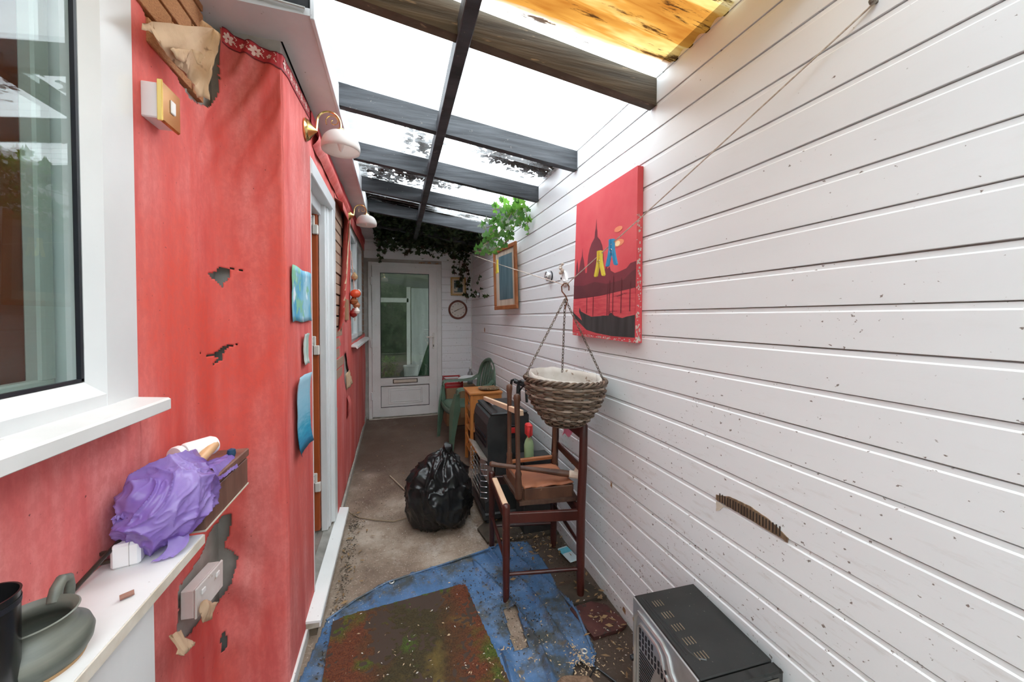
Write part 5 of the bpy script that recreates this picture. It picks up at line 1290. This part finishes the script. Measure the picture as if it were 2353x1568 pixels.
obj('body', MB().lathe([(0, 0), (.036, 0), (.037, .004), (.039, .150), (.040, .156), (.0375, .156), (.036, .148), (.034, .01), (0, .01)], (-.545, .685, ZS), 40), M('tumbler_black', (.008, .0085, .009), (.013, .013, .014), .25, scale=9), tb, smooth=True)
obj('rim_band', MB().lathe([(.0388, .138), (.0395, .138), (.0398, .146), (.0392, .146)], (-.545, .685, ZS), 40), RUBBER, tb, smooth=True)
tag(obj('twig_stub', MB().tube([(-.505, .885, ZS + .006), (-.488, .895, ZS + .007)], .005, 8), M('pink_brown_stub', (.30, .14, .10), None, .6)), 'short reddish stub lying on the shelf beside the jug', 'stub')
pk_ = thing('long_poker', 'long thin dark metal rod lying along the shelf into the purple bag', 'rod', (-.57, 1.0, ZS + .03))
obj('shaft', MB().tube([(-.603, .925, ZS + .006), (-.585, .99, ZS + .040), (-.560, 1.07, ZS + .083), (-.548, 1.11, ZS + .10)], .0045, 8), M('dark_rod', (.03, .022, .018), (.06, .045, .035), .3, metal=.5, scale=30), pk_, smooth=True)
obj('collar', MB().tube([(-.567, 1.045, ZS + .069), (-.562, 1.062, ZS + .079)], .0058, 8), CHROME, pk_, smooth=True)
obj('knob', MB().ball((-.606, .915, ZS + .006), .0062, 10, 6), RUBBER, pk_, smooth=True)
wb_ = thing('plug_block', 'white plastic plug block standing on the shelf before the purple bag', 'plug', (-.56, 1.0, ZS))
pm4 = T(-.583, .994, ZS) @ RZ(12)
obj('case', MB().box((0, 0, 0), (.048, .040, .052), .005, pm4), WHITE, wb_)
obj('seam', MB().box((.030, -.0006, .002), (.0308, .0406, .0525), 0, pm4), M('seam_grey', (.35, .33, .31), None, .6), wb_)
for k in range(2): obj('pin', MB().box((-.024, .010 + .016 * k, .012 + .012 * k), (.001, .016 + .016 * k, .022 + .012 * k), .002, pm4), M('pin_dark', (.07, .055, .045), None, .35, metal=.7), wb_)
PURP = m_thin('purple_carrier_bag', (.29, .17, .56), (.45, .33, .74), 9, .2, .38)
def pshape(p, d):
    t = (p.y + .15) / .3
    return Vector((p.x * (1 - .25 * max(0, t - .5)), p.y, p.z + .020 * t))
pb = thing('carrier_bag', 'torn purple plastic carrier bag draped over the wooden box on the shelf', 'bag', (-.54, 1.09, ZS))
obj('body', crumple((-.530, 1.098, ZS + .082), (.088, .125, .096), 220, 150, .017, 9.5, ZS + .002, 5, pshape, (1.0, .8, 1.0)), PURP, pb, smooth=True, ang=75)
def tail1(u, v): return (-.505 + .035 * u + .012 * math.sin(v * 4), 1.03 - .035 * v + .01 * u, ZS + .045 * (1 - v) ** 1.5 + .004 + .006 * abs(nz(u * 5, v * 5)))
obj('torn_tail', MB().grid(tail1, 8, 12), PURP, pb, smooth=True)
def drape(u, v): return (-.60 + .145 * u, 1.16 + .13 * v + .02 * math.sin(u * 9), ZS + .135 - .01 * v + .010 * abs(nz(u * 7, v * 7)) - .035 * max(0, u - .88) / .12)
obj('draped_fold', MB().grid(drape, 24, 18), PURP, pb, smooth=True)
for i, (x, y, z, s_) in enumerate(((-.565, 1.01, ZS + .10, .028), (-.545, 1.02, ZS + .075, .024), (-.50, 1.11, ZS + .155, .026), (-.515, 1.16, ZS + .158, .03))):
    obj('ragged_edge', MB().grid(lambda u, v: (x + s_ * (u - .5) + .008 * nz(v * 7, i), y + .4 * s_ * nz(u * 5, v * 5, i) - .01, z + s_ * (v - .5) + .012 * nz(u * 9, v * 4, i)), 10, 10), PURP, pb, smooth=True)
wx = thing('wooden_box', 'walnut veneer box with a loose lid at the end of the white shelf', 'box', (-.53, 1.25, ZS))
obj('body', MB().box((WW + .012, 1.112, ZS), (XS - .004, 1.392, ZS + .085), .002), WALNUT, wx)
obj('dark_gap', MB().box((WW + .018, 1.118, ZS + .084), (XS - .010, 1.386, ZS + .092)), RUBBER, wx)
obj('lid', MB().box((WW + .010, 1.108, ZS + .090), (XS - .001, 1.398, ZS + .116), .003, T(0, 0, 0)), WALNUT, wx)
obj('base_edge', MB().box((WW + .010, 1.110, ZS - .0), (XS - .002, 1.394, ZS + .004)), CHIP, wx)
zt_ = ZS + .117
rb = thing('white_jar', 'white plastic jar with a round lid lying on the purple bag', 'jar', (-.56, 1.23, zt_))
obj('body', MB().lathe([(0, 0), (.024, 0), (.027, .006), (.027, .070), (.022, .080), (0, .082)], (0, 0, 0), 28, 'y', T(-.560, 1.235, zt_ + .048) @ RZ(-35)), WHITE, rb, smooth=True)
obj('lid', MB().lathe([(0, -.010), (.026, -.010), (.028, -.006), (.028, .004), (0, .005)], (0, 0, 0), 28, 'y', T(-.566, 1.222, zt_ + .046) @ RZ(-25)), WHITE, rb, smooth=True)
hn = thing('gardening_trowel', 'rounded tan wooden trowel grip resting on the purple bag', 'trowel', (-.51, 1.25, zt_))
obj('grip', MB().tube([(-.523, 1.19, zt_ + .020), (-.520, 1.21, zt_ + .026), (-.513, 1.26, zt_ + .043), (-.509, 1.285, zt_ + .052), (-.507, 1.295, zt_ + .055)], [.012, .0135, .0145, .0135, .006], 14), M('tan_handle', (.58, .33, .16), (.66, .41, .22), .4, scale=9), hn, smooth=True)
obj('ferrule', MB().tube([(-.527, 1.17, zt_ + .014), (-.523, 1.19, zt_ + .020)], .0095, 12), CHROME, hn, smooth=True)
tag(obj('blue_bung', MB().lathe([(0, 0), (.009, .002), (.012, .012), (.010, .024), (0, .028)], (-.478, 1.315, ZS + .1162), 16), M('navy_plastic', (.02, .06, .12), (.03, .08, .15), .35, scale=9), smooth=True), 'small dark blue bung lying on the wooden box lid', 'bung')

# ------------------------------------------------------------------ tarpaulin, mat and floor litter
TP = [(-.378, 1.10), (-.374, 1.632), (-.325, 1.93), (-.20, 2.03), (-.054, 2.108), (.25, 2.165), (.53, 2.205), (.64, 2.26), (.80, 2.22), (.83, 2.03), (.815, 1.738), (.845, 1.60), (.815, 1.385), (.775, 1.335), (.70, 1.36), (.60, 1.25), (.50, 1.10)]
TPj = jag(TP, .03, .006, 4)
def tz(x, y):
    w = .006 + .006 * abs(nz(x * 6, y * 6)) + .010 * max(0, nz(x * 3, y * 3, 7)) + .024 * max(0, 1 - abs(math.sin((x * 1.2 + y * .35) * 16 + 3 * nz(x * 3, y * 2)) * 2.2)) * (1 if x > .42 else .3)
    return w
def tfn(u, v): x = -.40 + 1.28 * u; y = 1.08 + 1.20 * v; return (x, y, tz(x, y) - .001)
def tkeep(u, v):
    x = -.40 + 1.28 * u; y = 1.08 + 1.20 * v
    if inpoly(x, y, [(.48, 1.50), (.545, 1.50), (.56, 1.72), (.50, 1.74)]): return False
    return inpoly(x, y, TPj)
tp = thing('blue_tarpaulin', 'crumpled dirty blue tarpaulin spread on the floor under the mat', 'tarpaulin', (.2, 1.7, 0))
obj('sheet', MB().grid(tfn, 200, 190, tkeep), TARP, tp, smooth=True, ang=50, thick=.0015, fixn=False)
hem = [(TP[i][0], TP[i][1], tz(*TP[i]) + .004) for i in range(2, 8)]
obj('hem', MB().tube([(x, y - .012, z) for x, y, z in hem], .006, 6), TARP, tp, smooth=True)
obj('hem', MB().tube([(x - .012, y, tz(x, y) + .004) for x, y in TP[10:13]], .006, 6), TARP, tp, smooth=True)
EYE = M('eyelet_alloy', (.62, .60, .55), None, .35, metal=.6)
for x, y in ((-.03, 2.093), (.768, 1.405)):
    obj('eyelet', MB().tube([(x + .011 * math.cos(2 * math.pi * k / 16), y + .011 * math.sin(2 * math.pi * k / 16), tz(x, y) + .004) for k in range(16)], .0035, 6, closed=True), EYE, tp, smooth=True)
MP = [(-.275, 1.12), (-.292, 1.885), (-.24, 1.902), (.30, 1.945), (.346, 1.935), (.372, 1.70), (.425, 1.30), (.43, 1.12)]
mt = thing('door_mat', 'rust brown coir mat patched with green moss lying on the tarpaulin', 'mat', (.05, 1.5, .02))
obj('pile', MB().grid(lambda u, v: ((-.30 + .75 * u), 1.12 + .84 * v, .024 + .004 * nz(u * 40, v * 40) + .006 * nz(u * 5, v * 5)), 150, 160, lambda u, v: inpoly(-.30 + .75 * u, 1.12 + .84 * v, jag(MP, .02, .003, 6))), COIR, mt, smooth=True, ang=180, fixn=False)
obj('backing', MB().prism(MP, .018, off=.005), M('mat_rubber', (.05, .03, .02), None, .9), mt)
cmr = tag(obj('carpet_offcut', MB().prism(jag([(.47, 1.10), (.50, 1.255), (.62, 1.315), (.72, 1.285), (.76, 1.10)], .02, .006, 3), .012, off=.018), M('brown_carpet', (.13, .075, .045), (.22, .14, .09), .95, scale=60, bump=.6)), 'scrap of brown carpet lying on the near corner of the tarpaulin', 'carpet')
SLAB = M('dark_red_slab', (.045, .014, .012), (.10, .032, .026), .75, scale=9, bump=.4, spots=[(22, .60, (.035, .025, .02)), (40, .66, (.26, .15, .10))])
fl_ = bpy.data.objects['floor']
for P in ([(.812, 1.635), (.935, 1.64), (.995, 1.60), (1.028, 1.475), (.99, 1.455), (.84, 1.448)], [(.80, 1.78), (.98, 1.79), (1.03, 1.65), (.95, 1.655), (.815, 1.65)], [(.70, 2.62), (1.03, 2.62), (1.03, 2.24), (.55, 2.28), (.52, 2.45)]):
    obj('slab', MB().prism(jag(P, .04, .004, 1), .016, off=.0), SLAB if P[0][1] < 1.7 else M('mossy_slab', (.035, .026, .018), (.075, .055, .038), .9, scale=9, bump=.5), fl_)
pkt = thing('blue_packet', 'pale blue and white packet lying under the upright chair', 'packet', (.99, 2.0, .01))
km = T(.985, 2.005, .018) @ RZ(8)
obj('sleeve', MB().box((-.034, -.070, 0), (.034, .070, .010), .004, km), M('packet_white', (.62, .68, .70), (.45, .58, .62), .5, scale=9, spots=[(14, .62, (.10, .11, .06))]), pkt)
obj('printed_band', MB().box((-.0345, .005, .0005), (.0345, .060, .0106), .004, km), M('packet_blue', (.06, .36, .50), (.14, .50, .62), .5, scale=16), pkt)
tag(obj('loose_string', MB().tube([(-.37, 3.02, .022), (-.33, 2.93, .010), (-.26, 2.84, .013), (-.14, 2.77, .012), (-.02, 2.72, .010), (.06, 2.74, .012)], .004, 6), M('jute_string', (.26, .19, .12), None, .9), smooth=True), 'length of brown string trailing across the concrete to the bin bag', 'string')
tag(obj('thin_stick', MB().tube([(-.06, 3.45, .040), (.10, 3.05, .028)], .004, 6), M('pale_stick', (.45, .36, .26), None, .8)), 'thin pale stick lying on the concrete beyond the bin bag', 'stick')
CHIPS = [M('litter_straw', (.42, .30, .17), (.56, .43, .28), .9, scale=20), M('litter_dark', (.03, .022, .015), (.07, .05, .03), .95, scale=20), M('litter_white', (.60, .57, .52), None, .9), M('litter_leaf', (.20, .12, .06), (.30, .19, .09), .9, scale=20)]
def litter(name, lab, spots_, m, size):
    mb = MB()
    for cx, cy, rx, ry, n, zf in spots_:
        for i in range(n):
            x = cx + random.gauss(0, rx); y = cy + random.gauss(0, ry)
            if x > RW - .02 or x < LW + .08: continue
            s = random.uniform(.4, 1.2) * size; z = zf(x, y) if callable(zf) else zf + fz(y)
            m4 = T(x, y, z) @ RZ(random.uniform(0, 360)) @ RX(random.uniform(-35, 35))
            mb.add([(-s, 0, 0), (0, -s * .35, .0015), (s, 0, .001), (0, s * .4, .002)], [(0, 1, 2, 3)], m4)
    return tag(obj(name, mb, m, fixn=False), lab, 'litter', kind='stuff')
ontarp = lambda x, y: (.036 if (-.28 < x < .40 and y < 1.9) else tz(x, y) + .004)
litter('straw_litter', 'pale straw and wood shavings scattered on tarpaulin and mat', [(.55, 1.5, .12, .12, 110, ontarp), (.74, 1.36, .04, .04, 160, ontarp), (.05, 1.6, .2, .18, 40, ontarp), (.93, 1.35, .05, .08, 50, .008)], CHIPS[0], .0075)
litter('soil_litter', 'dark soil crumbs and rotting leaves along the wall and door step', [(-.29, 2.5, .022, .3, 260, .005), (-.28, 2.15, .02, .18, 120, .005), (-.29, 2.75, .04, .05, 90, .006), (.96, 1.9, .05, .3, 400, .010), (.80, 2.3, .12, .15, 400, .02), (-.1, 3.3, .2, .3, 120, .005), (.55, 1.75, .10, .18, 300, ontarp), (.36, 1.95, .08, .08, 90, ontarp), (-.31, 1.75, .02, .10, 60, ontarp)], CHIPS[1], .0075)
litter('paint_flakes', 'white paint flakes and bits scattered over the floor', [(.2, 2.3, .3, .4, 60, .006), (.05, 1.6, .2, .2, 50, ontarp), (.85, 2.2, .12, .15, 60, .03), (-.25, 3.2, .08, .3, 50, .006), (.93, 1.5, .05, .2, 40, .02), (-.33, 1.9, .02, .02, 25, ontarp)], CHIPS[2], .006)
litter('leaf_litter', 'dry brown leaves scattered across the floor', [(.1, 4.2, .3, .5, 40, .006), (.85, 2.2, .12, .15, 90, .03), (-.27, 2.4, .04, .3, 60, .006), (.95, 1.6, .05, .3, 60, .02)], CHIPS[3], .018)

# ------------------------------------------------------------------ ivy
def leaf_mb(s=1.0):
    o = [(0, 0), (.20, -.14), (.46, -.10), (.40, .12), (.56, .34), (.26, .42), (.10, .66), (0, 1.0), (-.10, .66), (-.26, .42), (-.56, .34), (-.40, .12), (-.46, -.10), (-.20, -.14)]
    vs = [(x * s, y * s, .10 * s * abs(x) - .06 * s * y * y) for x, y in o] + [(0, .36 * s, -.008 * s)]
    return MB().add(vs, [(i, (i + 1) % 14, 14) for i in range(14)])
IVG = [m_thin('ivy_bright', (.10, .26, .03), (.20, .42, .07), 14, .45, .4), m_thin('ivy_mid', (.055, .17, .03), (.12, .27, .06), 14, .45, .35), m_thin('ivy_grey', (.22, .28, .19), (.38, .44, .34), 14, .5, .3), m_thin('ivy_dark', (.02, .045, .012), (.05, .09, .03), 14, .5, .25), m_thin('ivy_brown', (.05, .035, .02), (.09, .06, .035), 14, .6, .2)]
LM = [mesh('ivy_leaf', leaf_mb(), m, True) for m in IVG]
def leaf(p, s, k, parent, aim=None, up=None):
    rot = RZ(random.uniform(0, 360)) @ RX(random.uniform(20, 130)) if aim is None else RZ(random.uniform(-50, 50) + aim) @ RX(random.uniform(95, 150)) @ RY(random.uniform(-40, 40))
    inst(LM[k], 'leaf', T(*p) @ rot @ Matrix.Scale(s, 4), parent)
iv = thing('ivy_spray', 'bright green ivy spray growing through the roof above the crooked picture', 'ivy', (.93, 3.1, 2.4))
VINE = M('ivy_stem', (.16, .11, .06), (.26, .19, .11), .8, scale=20)
stems = [[(.99, 3.0, 2.44), (.95, 2.96, 2.36), (.88, 2.98, 2.30), (.82, 3.10, 2.25), (.74, 3.22, 2.24)], [(.99, 3.0, 2.44), (.97, 2.94, 2.30), (.93, 2.90, 2.20), (.90, 2.95, 2.10), (.84, 3.06, 2.03), (.76, 3.12, 1.99)],
         [(.99, 3.0, 2.44), (.99, 2.82, 2.36), (.985, 2.76, 2.24), (.985, 2.72, 2.12)], [(.97, 3.05, 2.40), (.90, 3.06, 2.40), (.80, 3.12, 2.38)], [(.93, 2.90, 2.20), (.85, 2.96, 2.17), (.76, 3.05, 2.12)], [(.98, 2.96, 2.35), (.96, 2.86, 2.25), (.95, 2.82, 2.18)]]
stems += [[(.90, 2.95, 2.10), (.80, 2.98, 2.03), (.70, 3.0, 1.99), (.63, 3.02, 2.0)], [(.88, 2.98, 2.30), (.78, 3.0, 2.16), (.69, 3.02, 2.10)], [(.82, 3.10, 2.25), (.74, 3.02, 2.08), (.68, 3.0, 2.04)], [(.95, 2.96, 2.36), (.86, 2.95, 2.22), (.80, 2.96, 2.10)]]
for s in stems: obj('stem', MB().tube(s, .0035, 6), VINE, iv, smooth=True)
for s in stems:
    for i in range(len(s) - 1):
        for q_ in range(8):
            p = Vector(s[i]).lerp(Vector(s[i + 1]), random.random()) + Vector((random.uniform(-.04, .03), random.uniform(-.06, .05), random.uniform(-.03, .04)))
            p.x = min(p.x, .985)
            k = 0 if p.z > 2.30 and random.random() < .75 else random.choice((1, 1, 0, 2, 1))
            leaf(p, random.uniform(.034, .066), k, iv, -20)
ivd = thing('dark_ivy', 'dark ivy hanging from the far end of the roof over the back wall', 'ivy', (.35, 5.0, 2.45))
for i in range(95):
    x = random.uniform(-.25, .98); z = 2.47 - abs(random.gauss(0, .05)) - .05 * max(0, nz(x * 6, 2)) * 2
    leaf((x, BW - random.uniform(.03, .35), z), random.uniform(.05, .085), 3 if random.random() < .8 else 4, ivd, 0)
for x0, ln_, n in ((-.20, .30, 14), (-.13, .18, 8), (-.02, .14, 6), (.12, .20, 8), (.30, .12, 5), (.62, .16, 6), (.78, .42, 20), (.86, .60, 26), (.95, .80, 30), (.90, .50, 18)):
    y = BW - random.uniform(.03, .07); pts = []
    for i in range(7): pts.append((x0 + .03 * nz(i * .7, x0 * 9), y - .01 * i * .3, 2.46 - ln_ * i / 6))
    obj('stem', MB().tube(pts, .0025, 5), VINE, ivd, smooth=True)
    for i in range(n):
        t = random.random() ** .8; p = (x0 + .03 * nz(t * 4, x0 * 9) + random.uniform(-.025, .025), y - random.uniform(0, .03), 2.46 - ln_ * t)
        leaf(p, random.uniform(.035, .07), 3 if random.random() < .75 else 4, ivd, 0)
for i in range(22):   # trailing along the right wall at the corner
    t = i / 21; leaf((RW - random.uniform(.045, .07), 5.15 - 1.1 * t + random.uniform(-.05, .05), 1.98 - .28 * abs(math.sin(t * 5)) + random.uniform(-.05, .05)), random.uniform(.03, .055), 3, ivd, -60)
dm = MB()
for i in range(4600):
    y = 4.05 + (1.12) * random.random() ** .6; x = random.uniform(-.26, 1.0); zr = zraf(x) + .10
    z = zr - abs(random.gauss(0, .05)) * (1 + 1.2 * max(0, (y - 4.5)))
    s = random.uniform(.035, .07); m4 = T(x, y, z) @ RZ(random.uniform(0, 360)) @ RX(random.uniform(-60, 60)) @ Matrix.Scale(s, 4)
    dm.add([(0, -.5, 0), (.42, -.1, .08), (.25, .35, .05), (0, .55, 0), (-.25, .35, .05), (-.42, -.1, .08)], [(0, 1, 2, 3), (0, 3, 4, 5)], m4)
tag(obj('roof_ivy', dm, IVG[3], fixn=False), 'dense dark ivy massed under the roof above the back door', 'ivy', kind='stuff')
lm_ = MB()
def heap(cx, cy, rx, ry, n, s0=.05):
    for i in range(n):
        x = cx + random.gauss(0, rx); y = cy + random.gauss(0, ry)
        if x < -.26 or x > 1.12: continue
        m4 = T(x, y, zraf(x) + .137 + random.uniform(0, .03)) @ RZ(random.uniform(0, 360)) @ RX(random.uniform(-25, 25)) @ Matrix.Scale(random.uniform(.6, 1.2) * s0, 4)
        lm_.add([(0, -.5, 0), (.42, -.1, .08), (.25, .35, .05), (0, .55, 0), (-.25, .35, .05), (-.42, -.1, .08)], [(0, 1, 2, 3), (0, 3, 4, 5)], m4)


heap(.18, 2.50, .06, .10, 90); heap(.10, 3.05, .10, .10, 260); heap(-.10, 3.22, .12, .10, 200); heap(.80, 2.42, .12, .055, 330, .045); heap(.97, 2.42, .07, .09, 140, .045); heap(.35, 3.12, .07, .08, 90); heap(.70, 2.95, .2, .05, 60)
for i in range(4300):
    y = 3.72 + 1.48 * random.random(); x = random.uniform(-.28, 1.1)
    if y < 3.95 and x > .25 + .5 * nz(x * 3, y * 3): continue
    m4 = T(x, y, zraf(x) + .137 + random.uniform(0, .05)) @ RZ(random.uniform(0, 360)) @ RX(random.uniform(-25, 25)) @ Matrix.Scale(random.uniform(.05, .10), 4)
    lm_.add([(0, -.5, 0), (.42, -.1, .08), (.25, .35, .05), (0, .55, 0), (-.25, .35, .05), (-.42, -.1, .08)], [(0, 1, 2, 3), (0, 3, 4, 5)], m4)
tag(obj('roof_leaves', lm_, M('dead_leaf', (.03, .016, .012), (.075, .04, .028), .9, scale=20), fixn=False), 'dead leaves and creeper lying on top of the translucent roof', 'leaves', kind='stuff')
